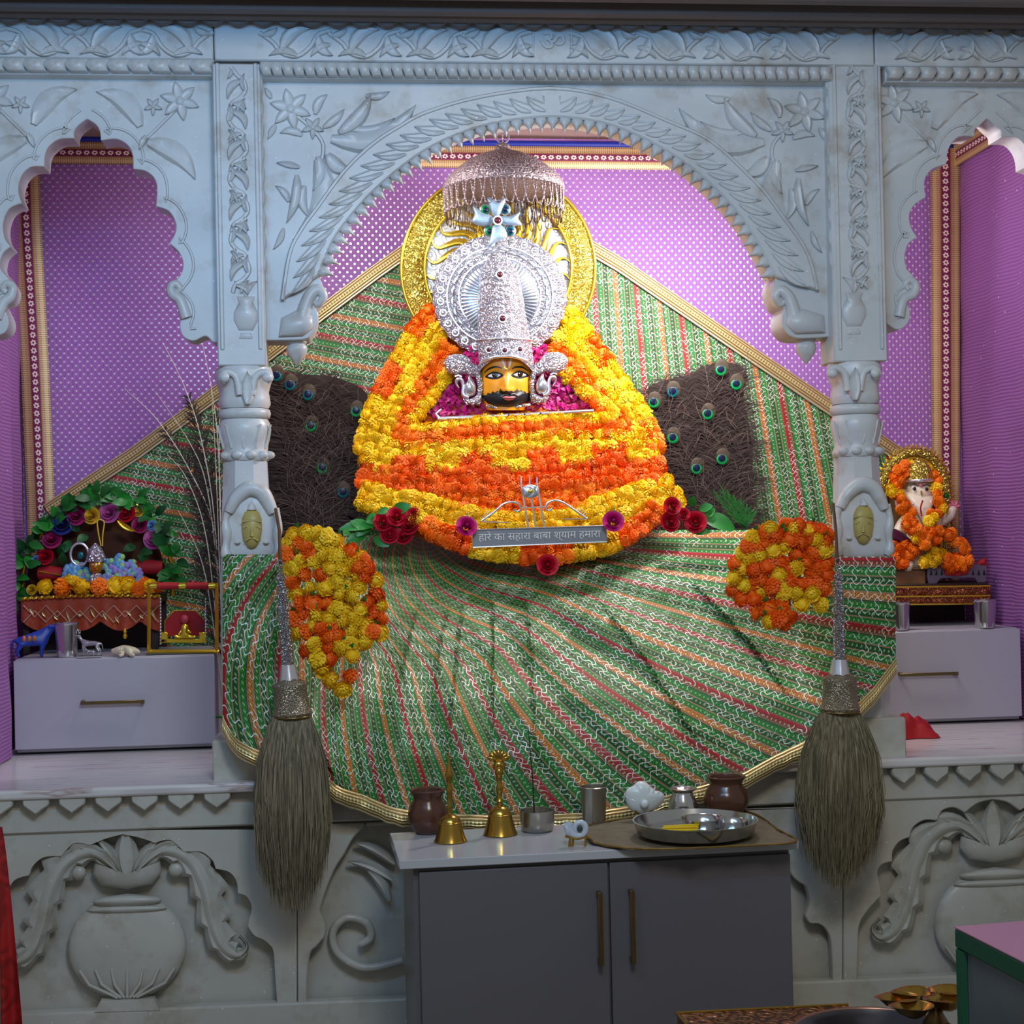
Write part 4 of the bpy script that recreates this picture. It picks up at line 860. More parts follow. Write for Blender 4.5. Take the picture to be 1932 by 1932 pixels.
MB().pillow([(1001+5*cos(2*pi*i/10), 927+4*sin(2*pi*i/10)) for i in range(10)], NY-.004, .003).obj('disc_boss', GOLD_S, dd, 60)
for pts in ([(908, 983), (932, 966), (950, 951), (965, 947), (978, 951), (982, 960), (975, 965), (968, 961)], [(1106, 978), (1085, 963), (1062, 948), (1045, 944), (1032, 950), (1030, 960), (1037, 963), (1042, 958)]):
    MB().pxtube(crom(pts, 4), NY+.005, .0035, 7).obj('bow_limb', SILVER_S, npl, 60)
for a, b in (((908, 984), (960, 986)), ((1063, 979), (1108, 979)), ((982, 958), (1032, 956))): MB().tube([P(*a, NY+.005), P(*b, NY+.005)], .0022, 6).obj('bow_string', SILVER_S, npl, 60)
for x, y, s in ((914, 978, -1), (1100, 974, 1)):
    for j in range(4): MB().tube([P(x-s*j*4, y-j*3.4, NY+.005), P(x-s*j*4+s*7, y-j*3.4-6 if s > 0 else y-j*3.4-3, NY+.005)], .0014, 5).obj('bow_barb', SILVER_S, npl, 60)
# ================================================================ marigolds, roses, feathers
def marigold(seed, mat):
    r = random.Random(seed); m = MB(); m.ell((0, 0, 0), (.72, .72, .6), 10, 6)
    for th, n in ((.2, 5), (.5, 10), (.82, 14), (1.15, 18), (1.5, 20), (1.85, 18), (2.25, 13)):
        for i in range(n):
            ph = 2*pi*(i+r.random()*.6)/n; t = th+r.uniform(-.1, .1)
            nr = V((sin(t)*cos(ph), sin(t)*sin(ph), cos(t)*.85)); up = V((cos(t)*cos(ph), cos(t)*sin(ph), -sin(t)*.85)); sd = nr.cross(up).normalized(); w = .15*r.uniform(.8, 1.25); L = r.uniform(.9, 1.06)
            b, c, d = nr*.6, nr*(L*.93)-up*.03, nr*L+up*.13
            m.add([b-sd*w*.5, b+sd*w*.5, c-sd*w, c+sd*w, d-sd*w*.8, d+sd*w*.8, nr*(L*1.03)+up*.22], [(0, 1, 3, 2), (2, 3, 5, 4), (4, 5, 6)])
    return meshof(m, 'marigold', mat, 70)
MG = {k: [marigold(i*7+ord(k), mt) for i in range(3)] for k, mt in (('Y', YEL), ('O', ORA), ('D', DOR), ('L', LEM))}
fr_n = random.Random(11)
def bloom(par, p, r, c, sq=1.0):
    return inst('marigold', MG[c][fr_n.randrange(3)], par, p, (fr_n.uniform(-.7, .7)+pi/2, fr_n.uniform(-.6, .6), fr_n.uniform(0, 6.3)), (r*fr_n.uniform(.92, 1.1), r*fr_n.uniform(.92, 1.1), r*fr_n.uniform(.9, 1.05)))
Z = lambda l: [(620+x/2.76, 560+y/2.76) for x, y in l]
def garland(lab, pts, cols, r=15.5, sp=15, lift=.02, seg=5, rows=1):
    pts = Z(pts); c = crom(pts, 8); L = plen([(x, y, 0) for x, y in c]); n = max(3, int(L/sp)); q = resample([(x, y, 0) for x, y in c], n)
    b = q[n//2]; t = thing('marigold_garland', lab, 'garland', P(b.x, b.y, Ym(b.x, b.y)-lift), 'marigold garlands on the idol mound')
    MB().tube([P(p.x, p.y, Ym(p.x, p.y)-lift+.008) for p in q], .004, 5).obj('string', LEAFD, t)
    for i, p in enumerate(q):
        for k in range(rows):
            col = cols[(i//seg) % len(cols)]
            a, e = q[max(0, i-1)], q[min(n-1, i+1)]; l = max(1e-6, (e-a).length); nx, ny = -(e.y-a.y)/l, (e.x-a.x)/l; o = (k-(rows-1)/2)*r*1.15
            x, y = p.x+nx*o+fr_n.uniform(-2, 2), p.y+ny*o+fr_n.uniform(-2, 2); Y = Ym(x, y)-lift-fr_n.uniform(0, .012)
            bloom(t, P(x, y, Y), r*S(x, y, Y), col)
    return t
garland('innermost yellow marigold garland framing the magenta petals below the idol face', [(625, 400), (530, 530), (440, 640), (455, 690), (560, 690), (760, 660), (1000, 645), (1250, 640), (1470, 640), (1465, 590), (1330, 490), (1215, 390)], 'Y')
garland('orange marigold garland next outside the innermost yellow loop', [(620, 270), (520, 430), (420, 590), (375, 700), (420, 760), (640, 735), (900, 715), (1200, 695), (1500, 700), (1560, 690)], 'O', rows=2, r=14.5)
garland('short orange marigold garland right of the idol face', [(1175, 270), (1250, 360), (1330, 470), (1420, 560), (1500, 640)], 'O', rows=2, r=14.5)
garland('yellow marigold garland third from the petals, running right round the mound', [(570, 175), (480, 340), (390, 500), (310, 640), (270, 730), (330, 800), (560, 810), (800, 790), (1050, 765), (1350, 755), (1560, 750), (1640, 710), (1560, 590), (1420, 420), (1310, 290), (1215, 200)], 'Y', rows=2, r=15)
garland('outer left garland of alternating yellow and orange marigolds down the mound edge', [(540, 90), (470, 170), (420, 240), (370, 340), (310, 440), (260, 540), (225, 620), (195, 720), (190, 790)], 'OYDYYDYOY', rows=2, r=15, seg=4)
garland('outer right garland of alternating yellow and orange marigolds down the mound edge', [(1245, 100), (1320, 180), (1390, 280), (1470, 390), (1540, 500), (1610, 600), (1670, 700), (1695, 790)], 'YOYYOYOYO', rows=2, r=15, seg=4)
garland('garland of yellow and orange marigold blocks across the belly of the mound', [(205, 830), (290, 880), (420, 890), (560, 880), (700, 868), (850, 860), (1010, 850), (1170, 838), (1300, 830), (1420, 820), (1550, 818), (1690, 800)], 'YDYDYDYDYDYO', rows=2, r=16, seg=4)
garland('thick plain orange marigold garland across the mound above the name plate', [(185, 930), (300, 955), (500, 958), (720, 960), (950, 958), (1180, 940), (1400, 920), (1600, 915), (1730, 905)], 'D', rows=3, r=14.5)
garland('lower orange marigold garland hanging behind the bow and trident', [(330, 1015), (520, 1030), (700, 1060), (950, 1085), (1200, 1070), (1400, 1030), (1580, 990)], 'O', rows=3, r=13.5, lift=.012)
garland('wide yellow marigold garland sweeping below the orange ones', [(185, 1030), (300, 1070), (480, 1100), (650, 1150), (850, 1190), (1050, 1200), (1250, 1180), (1430, 1110), (1600, 1050), (1770, 1000)], 'Y', rows=3, r=15, lift=.03)
garland('second yellow garland tucked under the left of the wide yellow one', [(200, 1090), (330, 1120), (470, 1170), (600, 1210)], 'L', r=15, lift=.03)
garland('second yellow garland tucked under the right of the wide yellow one', [(1820, 1050), (1720, 1070), (1600, 1140), (1520, 1190)], 'L', r=15, rows=2, lift=.03)
garland('lowest garland of alternating orange and yellow marigold blocks around the name plate', [(520, 1190), (580, 1230), (690, 1275), (830, 1320), (980, 1335), (1130, 1335), (1260, 1325), (1380, 1305), (1530, 1245), (1640, 1180), (1700, 1110)], 'ODLLDOLLDOLLDOLYO', rows=2, r=15, seg=3, lift=.05)
def bunch(nm, lab, ox, oy, k, ys, os_, r, yf, ycol='L', ocol='D', seq=None, strg=True, grp=None, cat='garland'):
    al = [(x, y, ycol) for x, y in ys]+[(x, y, ocol) for x, y in os_]
    cx = ox+sum(a[0] for a in al)/len(al)/k; cy = oy+sum(a[1] for a in al)/len(al)/k
    t = thing(nm, lab, cat, P(cx, cy, yf(cx, cy)), grp)
    for x, y, c in al:
        px, py = ox+x/k, oy+y/k; Y = yf(px, py)-fr_n.uniform(0, .02); bloom(t, P(px, py, Y), r*S(px, py, Y)*fr_n.uniform(.92, 1.08), c)
    return t
LY = [(600, 500), (680, 480), (760, 490), (840, 510), (900, 550), (720, 540), (800, 570), (870, 600), (940, 620), (560, 560), (820, 650), (900, 660), (980, 650), (870, 740), (960, 760), (1040, 790), (1010, 700), (900, 840), (960, 870), (1070, 880), (930, 930), (1020, 950), (900, 1030), (970, 1050), (1080, 1040), (960, 1130), (1050, 1110), (1120, 1150), (1030, 1200), (1130, 1200), (660, 690), (750, 690), (580, 750), (715, 885), (820, 890), (620, 935), (760, 1090), (850, 1110), (740, 1160), (610, 1215), (755, 1300), (770, 1400), (810, 1480), (865, 1560), (955, 1630), (1025, 1380), (1000, 1290), (1110, 1280), (920, 1330), (1195, 830), (1230, 1015), (1220, 1215), (1080, 670)]
LO = [(540, 640), (620, 600), (700, 600), (640, 560), (590, 840), (680, 790), (790, 790), (740, 1000), (830, 990), (650, 1060), (600, 1110), (690, 1210), (800, 1190), (860, 1190), (910, 1230), (680, 1350), (850, 1310), (860, 1400), (1010, 1530), (1010, 620), (1130, 740), (1120, 810), (1200, 930), (1130, 1000), (1150, 1060), (1230, 1110), (1160, 1210), (1060, 740), (1100, 690), (700, 640), (640, 1000), (840, 1250)]
lbf = lambda x, y: min(-.11, clothY(x, y)-.04)-.03*max(0, 1-((x-640)/80)**2)
RY = [(310, 520), (435, 455), (610, 460), (700, 470), (760, 530), (830, 600), (540, 580), (455, 610), (370, 650), (230, 640), (295, 680), (230, 745), (175, 815), (250, 870), (495, 795), (630, 745), (615, 920), (530, 910), (665, 1005), (740, 930), (805, 1010), (430, 1135), (365, 910)]
RO = [(385, 490), (490, 500), (560, 430), (650, 430), (740, 460), (800, 470), (850, 500), (580, 530), (650, 500), (670, 560), (270, 580), (340, 580), (400, 560), (630, 640), (730, 640), (190, 715), (310, 760), (410, 730), (525, 700), (390, 830), (330, 850), (580, 830), (650, 860), (750, 760), (840, 710), (840, 790), (750, 860), (830, 890), (160, 910), (230, 960), (325, 970), (440, 910), (520, 980), (330, 1070), (430, 1040), (530, 1050), (590, 1100), (500, 1110), (540, 1150), (690, 520), (850, 560), (450, 870), (300, 920), (560, 760), (700, 700), (470, 540)]
lb_ = bunch('marigold_bunch', 'long hanging bunch of yellow and orange marigolds beside the left column', 400, 880, 3.865, LY, LO, 17, lbf, cat='flower bunch')
rb_ = bunch('marigold_bunch', 'rounded hanging bunch of mostly orange marigolds beside the right column', 1340, 880, 3.865, RY, RO, 17, lambda x, y: min(-.11, clothY(x, y)-.04)-.03*max(0, 1-((x-1470)/90)**2), cat='flower bunch')
for t, lst, yf in ((lb_, [[(560, 1000), (590, 1120), (600, 1220), (640, 1300)], [(640, 1000), (650, 1120), (660, 1230)], [(700, 1050), (718, 1150), (712, 1200)]], lbf), (rb_, [[(1420, 1010), (1400, 1100), (1450, 1175)], [(1500, 1000), (1490, 1100), (1490, 1160)], [(1550, 1000), (1555, 1120)]], lambda x, y: min(-.11, clothY(x, y)-.04))):
    for p in lst: MB().pxtube(crom(p, 4), lambda x, y: yf(x, y)+.008, .004, 5).obj('string', LEAFD, t)
    m = MB(); b = random.Random(5); P0 = ORG[t.name]
    for c in list(t.children)[::3]:
        if c.name.startswith('marigold') and b.random() < .7:
            q = P0+c.location+V((b.uniform(-.012, .012), .0, .02)); m.leaf3(q, q+V((b.uniform(-.012, .012), -.012, .016)), .006, (0, -1, 0), .2, .2, 2)
    stuff(m.obj('calyx', LEAFG, t, 60))
# roses
def rose_mesh(mat, seed=1):
    r = random.Random(seed); m = MB()
    for n, rad, h, tilt in ((3, .22, .75, .15), (4, .42, .72, .35), (5, .66, .58, .6), (6, .92, .34, .95)):
        o = r.random()*6
        for i in range(n):
            a = o+2*pi*i/n; sp = 2.6*pi/n/2*1.25; v = []; f = []
            for j in range(4):
                tt = j/3; rr = rad*(.35+.65*tt**.7)+tilt*.14*tt*tt; zz = -.35+(h+.35)*tt-(tilt*.22*tt**3)
                for k in range(5):
                    b = a+sp*(k-2)/2*(.65+.35*sin(pi*tt*.6)); e = (1-.12*abs(k-2)*tt); v.append(V((rr*cos(b)*(1+.03*r.random()), rr*sin(b), zz*e)))
            for j in range(3):
                for k in range(4): f.append((j*5+k, j*5+k+1, j*5+k+6, j*5+k+5))
            m.add(v, f)
    m.ell((0, 0, .2), (.2, .2, .4), 8, 5)
    return meshof(m, 'rose', mat, 70)
RM = {}
def rose(par, x, y, Y, r, mat, tilt=(1.25, 0, 0), nm='rose'):
    if mat.name not in RM: RM[mat.name] = rose_mesh(mat, len(RM)+2)
    k = S(x, y, Y)*r; e = (Matrix.Rotation(tilt[0]+fr_n.uniform(-.15, .15), 3, 'X') @ Matrix.Rotation(fr_n.uniform(-.3, .3), 3, 'Y') @ Matrix.Rotation(fr_n.uniform(0, 6), 3, 'Z')).to_euler(); return inst(nm, RM[mat.name], par, P(x, y, Y), e, k)
def leaves(par, lst, Y, mat=LEAFG, nm='leaf'):
    for x0, y0, x1, y1, w in lst:
        a, b = P(x0, y0, Y), P(x1, y1, Y-.02); MB().leaf3(a, b, w*S(x0, y0, Y), (fr_n.uniform(-.4, .4), -1, fr_n.uniform(0, .5)), .12, .2, 5).obj(nm, mat, par, 70)
t = thing('rose_bouquet', 'bouquet of dark red roses with green leaves left of the garlands', 'flowers', P(745, 1020, .3))
for x, y, r in ((722, 985, 18), (748, 975, 19), (772, 990, 20), (735, 1008, 18), (762, 1012, 17), (780, 972, 14)): rose(t, x, y, .33, r, REDROSE)
leaves(t, [(710, 990, 640, 1000, 11), (700, 1000, 660, 985, 12), (715, 975, 690, 985, 11), (740, 965, 775, 955, 12), (690, 1010, 655, 1020, 11), (705, 1015, 735, 1030, 10), (690, 990, 672, 1012, 11), (735, 962, 712, 968, 8), (660, 1005, 648, 1012, 9)], .35)
t = thing('rose_bouquet', 'bouquet of three dark red roses with round leaf right of the garlands', 'flowers', P(1280, 995, .3))
for x, y, r in ((1268, 955, 17), (1264, 985, 19), (1312, 985, 21), (1290, 970, 12)): rose(t, x, y, .33, r, REDROSE)
leaves(t, [(1325, 975, 1385, 1000, 17), (1320, 962, 1345, 955, 9), (1305, 955, 1309, 936, 9), (1330, 970, 1350, 962, 12), (1300, 1000, 1340, 1004, 9)], .36)
for x, y, mt, lab in ((1033, 1066, REDROSE, 'single dark red rose hanging below the middle of the lowest garland'), (880, 993, MAG, 'magenta rose at the left end of the silver name plate'), (1157, 984, MAG, 'magenta rose at the right end of the silver name plate')):
    Y = .185; t = thing('rose', lab, 'flower', P(x, y, Y)); rose(t, x, y, Y, 20, mt, nm='rose_head'); MB().tube([P(x, y, Y+.01), P(x+2, y-25, Y+.06)], .002, 5).obj('stem', LEAFD, t)
t = thing('fern_sprig', 'feathery green sprig behind the roses at the foot of the right feather fan', 'leaf', P(1390, 985, .62))
m = MB(); g_ = random.Random(4)
for i in range(7):
    tip = V((1345+i*13, 915+abs(i-1)*9)); b = V((1405, 1000)); m.tube([P(b.x, b.y, .62), P(lerp(b.x, tip.x, .5), lerp(b.y, tip.y, .5)-4, .60), P(tip.x, tip.y, .61)], .0014, 4)
    for j in range(20):
        q = .15+.85*j/26; x, y = lerp(b.x, tip.x, q), lerp(b.y, tip.y, q); p = P(x, y, .605)
        for s in (-1, 1): m.leaf3(p, p+V((s*g_.uniform(.008, .024)*(1.1-q*.5)-.012*(1-i/4), -.006, g_.uniform(.01, .026))), .0013, (0, -1, 0), .05, .1, 2)
stuff(m.obj('fern_needles', simple('fern_green', '#2a7a30', .5, 0, .25, 60), t, 60))
# peacock feathers
def feather(par, base, tip, Y, seed, eye=True, barbs=90, bl=46, droop=.35, q0=.12):
    r = random.Random(seed); b, t_ = V(base), V(tip); mid = (b+t_)/2+V((r.uniform(-12, 12), r.uniform(-6, 6))); sp = crom([tuple(b), tuple(mid), tuple(t_)], 12); f = MB().pxtube(sp, Y, [.0022-.0014*i/len(sp) for i in range(len(sp))], 5).obj('feather', QUILL if r.random() < .35 else FEATH, par, 60)
    m = MB()
    for i in range(barbs):
        q = q0+(1-q0)*i/barbs; j = min(len(sp)-2, int(q*(len(sp)-1))); u_ = q*(len(sp)-1)-j; x, y = lerp(sp[j][0], sp[j+1][0], u_), lerp(sp[j][1], sp[j+1][1], u_)
        dx, dy = sp[j+1][0]-sp[j][0], sp[j+1][1]-sp[j][1]; l = hypot(dx, dy); dx, dy = dx/l, dy/l
        for s in (-1, 1):
            L = bl*(.55+.6*r.random())*(1 if q < .9 else 1-4*(q-.9)); a = s*(.75+.5*r.random()); cx, cy = dx*cos(a)-dy*sin(a), dx*sin(a)+dy*cos(a)
            pts = [(x, y), (x+cx*L*.5, y+cy*L*.5), (x+cx*L+s*droop*4, y+cy*L+droop*L*.35)]; yy = Y-.004-r.random()*.03; w = .0008
            p = [P(px, py, yy-.006*n) for n, (px, py) in enumerate(pts)]; nn = V((-cy, 0, -cx))*.0013
            m.add([p[0]-nn, p[0]+nn, p[1]-nn, p[1]+nn, p[2]], [(0, 1, 3, 2), (2, 3, 4)])
    stuff(m.obj('barbs', FEATH, f, 0))
    if eye:
        x, y = tip; e = MB().pillow([(x+2+14*cos(a), y-3+17*sin(a)) for a in [2*pi*i/20 for i in range(20)]], Y-.034, .003).obj('feather_eye', EYE_B, par, 60)
        MB().pillow([(x+10.5*cos(a), y+2+10*sin(a)) for a in [2*pi*i/20 for i in range(20)]], Y-.038, .003).obj('emerald_ring', EYE_G if r.random() < .75 else EYE_T, e, 60)
        MB().pillow([(x+7*cos(a), y-1+7*sin(a)) for a in [2*pi*i/16 for i in range(16)]], Y-.042, .002).obj('navy_spot', EYE_N, e, 60)
WISP = simple('light_feather_wisp', '#6e5a50', .7, 0, .4, 40)
def fan(lab, outline, base, eyes, fill, Y, seed):
    t = thing('feather_fan', lab, 'feather fan', P(base[0], base[1], Y))
    ocx = sum(q[0] for q in outline)/len(outline); ocy = sum(q[1] for q in outline)/len(outline); MB().pillow(crom([(ocx+(q[0]-ocx)*.88, ocy+(q[1]-ocy)*.93) for q in outline], 4, True), Y+.02, .01, back=.01).obj('backing', BACKF, t, 60)
    for i, e in enumerate(eyes): feather(t, base, e, Y-.002*i, seed+i)
    for i, e in enumerate(fill): feather(t, (base[0]+(i % 5-2)*9, base[1]), e, Y+.004-.001*i, seed+50+i, False, 80, 44)
    r = random.Random(seed*3+1); m = MB()
    for i in range(240):
        q = eyes[r.randrange(len(eyes))] if r.random() < .35 else fill[r.randrange(len(fill))]; u_ = r.uniform(.1, 1.02); x, y = lerp(base[0], q[0], u_)+r.uniform(-16, 16), lerp(base[1], q[1], u_)+r.uniform(-10, 10)
        a = atan2(q[1]-base[1], q[0]-base[0])+r.choice((-1, 1))*r.uniform(.2, 1.1); L = r.uniform(24, 62); b2 = a+r.uniform(-.7, .7)
        yy = Y-.03-r.random()*.02; p = [P(x, y, yy), P(x+cos(a)*L*.5, y+sin(a)*L*.5, yy-.008), P(x+cos(a)*L*.5+cos(b2)*L*.5, y+sin(a)*L*.5+sin(b2)*L*.5+4, yy-.010)]; nn = V((-sin(a), 0, -cos(a)))*.0007
        m.add([p[0]-nn, p[0]+nn, p[1]-nn, p[1]+nn, p[2]], [(0, 1, 3, 2), (2, 3, 4)])
    stuff(m.obj('wisps', WISP, t, 0))
fan('dark peacock feather fan left of the garlands, beside the left column', [(478, 700), (560, 695), (640, 702), (705, 735), (694, 800), (682, 900), (690, 960), (670, 1000), (600, 1020), (530, 1010), (485, 950), (478, 800)], (592, 1030), [(581, 744), (586, 803), (608, 882), (647, 928), (672, 775), (547, 725), (521, 708)], [(530, 760), (560, 700), (620, 705), (650, 720), (695, 750), (525, 830), (545, 880), (680, 850), (660, 880), (530, 930), (630, 830), (570, 900), (690, 930), (600, 760)], .78, 10)
fan('dark peacock feather fan right of the garlands, against upright stripes', [(1205, 735), (1240, 712), (1300, 698), (1330, 680), (1400, 678), (1420, 705), (1412, 745), (1432, 850), (1425, 930), (1410, 1000), (1300, 1000), (1255, 920), (1235, 810)], (1360, 1020), [(1233, 758), (1269, 738), (1360, 697), (1389, 724), (1335, 780), (1269, 825), (1314, 883), (1362, 865)], [(1215, 735), (1250, 715), (1290, 705), (1330, 690), (1400, 690), (1412, 760), (1425, 830), (1430, 900), (1400, 800), (1300, 800), (1250, 860), (1290, 930), (1400, 930), (1240, 790), (1420, 960), (1340, 730)], .80, 90)
# tall quill bundle at the left column
t = thing('quill_bundle', 'tied bundle of long peacock quills leaning beside the left column', 'feathers', P(416, 1421, .665))
QY = .665
for i, pts in enumerate([[(235, 733), (298, 794), (359, 890), (406, 1005), (419, 1180), (424, 1300)], [(293, 739), (354, 829), (388, 910), (408, 1060), (422, 1300)], [(307, 646), (348, 730), (380, 832), (406, 997), (420, 1300)], [(380, 640), (403, 760), (414, 900), (424, 1300)], [(316, 858), (354, 907), (391, 1026), (420, 1300)], [(336, 962), (371, 1034), (392, 1110), (419, 1300)], [(415, 700), (414, 900), (420, 1150), (426, 1300)], [(398, 720), (408, 900), (422, 1300)]]):
    c = crom(pts, 8); f = MB().pxtube(c, lambda x, y: QY-.002*i, [.0006+.0012*min(1, j/18) for j in range(len(c))], 5).obj('quill', QUILL, t, 60)
    m = MB(); r = random.Random(i)
    for j in range(10, int(len(c)*.86)):
        for s in (-1, 1):
            for d in range(10):
                x, y = c[j]; L = 52*(.4+r.random())*min(1, (j-6)/12); a = r.uniform(.25, .8); x2, y2 = c[max(0, j-3)]; l = hypot(x2-x, y2-y) or 1; dx, dy = (x2-x)/l, (y2-y)/l
                cx, cy = dx*cos(s*a)-dy*sin(s*a), dx*sin(s*a)+dy*cos(s*a); yy = QY-.002*i+.012*r.random()
                p0, p1, p2 = P(x, y, yy), P(x+cx*L*.55, y+cy*L*.55, yy), P(x+cx*L*.9+s*5, y+cy*L*.9+6, yy-.005); nn = V((-cy, 0, -cx))*.0011
                m.add([p0-nn, p0+nn, p1-nn, p1+nn, p2], [(0, 1, 3, 2), (2, 3, 4)])
    stuff(m.obj('barbs', FEATH, f, 0))
for i in range(9):
    x = 411+i*2.4; MB().pxtube([(x, 1225), (x+3, 1320), (x+4+i*.5, 1419)], QY-.006+.002*(i % 3), .0021, 5).obj('quill_stem', QUILL, t, 60)
MB().tube([P(404, 1352, QY-.018), P(420, 1353, QY-.022), P(436, 1352, QY-.018)], .004, 6).obj('green_tie', LEAFG, t, 60)
# ================================================================ side niches
def skinned(name, mat, par, V_, E_, R_, sub=2, loc=V((0, 0, 0)), k=1.0, rz=0):
    me = bpy.data.meshes.new(name); Rm = Matrix.Rotation(rz, 3, 'Z'); me.from_pydata([V(loc)+Rm @ (V(p)*k) for p in V_], E_, [])
    o = bpy.data.objects.new(name, me); COL.objects.link(o); md = o.modifiers.new('s', 'SKIN'); md.use_smooth_shade = True
    for d, r in zip(me.skin_vertices[0].data, R_): d.radius = (r*k, r*k)
    me.skin_vertices[0].data[0].use_root = True
    o.modifiers.new('u', 'SUBSURF').levels = sub
    bpy.context.view_layer.update(); m2 = bpy.data.meshes.new_from_object(o.evaluated_get(bpy.context.evaluated_depsgraph_get()))
    bpy.data.objects.remove(o); m2.name = name; m2.materials.clear(); m2.materials.append(mat); o0 = ORG[par.name]; m2.transform(Matrix.Translation(-o0))
    n = bpy.data.objects.new(name, m2); COL.objects.link(n); n.parent = par; ORG[n.name] = o0; return n
SILVER_C = simple('cast_silver', '#b8b8bc', .38, .8, .15, 60)
def quad(name, mat, par, loc, k, rz, horns=None, headup=.25, thin=1):      # standing four-legged figurine, faces +x
    B = [(-.42, 0, .62), (-.1, 0, .60), (.25, 0, .64), (.46, 0, .82), (.56, 0, 1.0+headup*.2), (.74, 0, .94+headup*.2)]
    E = [(0, 1), (1, 2), (2, 3), (3, 4), (4, 5)]; R = [.17, .20, .19, .11, .11, .065]
    for i, (x, pj) in enumerate(((-.42, 0), (.27, 2))):
        for s in (-1, 1):
            a = len(B); kx = -.08 if i == 0 else .0
            B += [(x+.05, s*.11, .42), (x+kx, s*.12, .22), (x+.0, s*.12, .02)]; E += [(pj, a), (a, a+1), (a+1, a+2)]; R += [.10, .055, .05]
    a = len(B); B += [(-.60, 0, .58), (-.66, 0, .30)]; E += [(0, a), (a, a+1)]; R += [.03, .03]
    for s in (-1, 1): a = len(B); B += [(.54, s*.17, 1.0)]; E += [(4, a)]; R += [.035]
    o = skinned(name, mat, par, B, E, [q_*thin for q_ in R], 2, loc, k, rz)
    if horns:
        Rm = Matrix.Rotation(rz, 3, 'Z')
        for s in (-1, 1): MB().tube([V(loc)+Rm @ (V(p)*k) for p in ((.52, s*.06, 1.08+headup*.2), (.54, s*.13, 1.22+headup*.2), (.58, s*.1, 1.32+headup*.2))], [.03*k, .022*k, .008*k], 6).obj('horn', horns, par, 60)
    return o
def drawer(lab, x0, x1, yt, yb, hx0, hx1, hy, Yd):
    a, b = P(x0, yt, Yd), P(x1, yt, Yd); zt_ = (a.z+b.z)/2; zb_ = LZ; t = thing('drawer_unit', lab, 'drawer', ((a.x+b.x)/2, Yd+.2, LZ)); w = b.x-a.x
    MB().box(((a.x+b.x)/2, Yd+.22, (zt_+zb_)/2+.004), (w-.004, .40, zt_-zb_-.008)).obj('cabinet_body', LAMIN, t, 30, .002)
    d = MB().box(((a.x+b.x)/2, Yd+.009, (zt_+zb_)/2+.008), (w, .018, zt_-zb_-.022)).obj('drawer_front', LAMIN, t, 30, .002)
    p, q = P(hx0, hy, Yd-.02), P(hx1, hy, Yd-.02); m = MB(); m.box((p+q)/2, ((q-p).length, .008, .010))
    for e in (p, q): m.box(e+V((.006*(1 if e is p else -1), .010, 0)), (.010, .022, .010))
    m.obj('handle', HANDLE, d, 30, .001); return t, zt_
dl, zl = drawer('grey laminate drawer unit on the left ledge under the flower-arched swing', 25, 404, 1240, 1429, 152, 272, 1325, .6)
dr, zr = drawer('grey laminate drawer unit on the right ledge under the elephant-headed statue', 1668, 1925, 1188, 1370, 1697, 1808, 1272, .6)
def tumbler(lab, px, Y, z, h, r, mat=STEEL, cat='cup'):
    c = P(px, 1200, Y); c.z = z; t = thing('steel_tumbler', lab, cat, c, None); e = .0015
    MB().lathe([(0, .001), (r*.80, .001), (r*.86, .006), (r*.9, h*.5), (r, h-.002), (r*1.04, h), (r*1.0, h+.001), (r*.94, h*.5), (r*.84, .006), (0, .005)], c, 32).obj('body', mat, t, 50)
    return t
k6 = S(126, 1200, .64)
tumbler('steel tumbler on the left drawer unit between the blue cow and silver cow', 126, .66, zl, 65*k6, 22*k6)
tumbler('short steel tumbler at the column end of the right drawer unit', 1699, .64, zr, 55*k6, 20*k6); tumbler('taller steel tumbler at the curtain end of the right drawer unit', 1859, .64, zr, 56*k6, 22.5*k6)
p = P(62, 1235, .68); p.z = zl; t = thing('blue_cow_figurine', 'dark blue toy cow with green head at the left end of the drawer unit', 'figurine', p)
BLUEC2 = simple('blue_painted_figurine', '#1c3fa0', .4, 0, .35, 25); quad('body', BLUEC2, t, p, .098, .2, headup=.0, thin=1.15)
m = MB()
for i in range(3): m.ell(p+V((-.022+.016*i, -.0235, .062)), (.006, .004, .010), 8, 6)
m.obj('orange_patch', simple('orange_patch_paint', '#c06a2a', .5), t)
p = P(170, 1235, .64); p.z = zl; t = thing('silver_cow_figurine', 'small silver cow with calf on the left drawer unit beside the tumbler', 'figurine', p)
quad('cow', SILVER_C, t, p+V((0, 0, .004)), .064, pi-.2, SILVER_S, .1, .68); quad('calf', SILVER_C, t, p+V((.004, -.026, .004)), .026, pi-.1, None, 0, .7)
MB().box(p+V((0, 0, .002)), (.075, .05, .004)).obj('base', SILVER_S, t, 30)
p = P(236, 1234, .63); p.z = zl; t = thing('marble_turtle', 'pale stone turtle figurine on the left drawer unit beside the gold frame', 'figurine', p)
TUR = simple('cream_onyx', '#cfc6a8', .3, 0, .12, 40); kt = .001*1.72
skinned('body', TUR, t, [(-26, 0, 9), (-10, 0, 11), (6, 0, 13), (20, 0, 10), (-2, -14, 4), (-8, -20, 2), (12, -14, 4), (20, -18, 2), (-2, 14, 4), (12, 14, 4), (28, 0, 6)], [(0, 1), (1, 2), (2, 3), (1, 4), (4, 5), (2, 6), (6, 7), (1, 8), (2, 9), (3, 10)], [5, 8, 11, 7, 4, 3, 4, 3, 4, 4, 3], 2, p, kt)
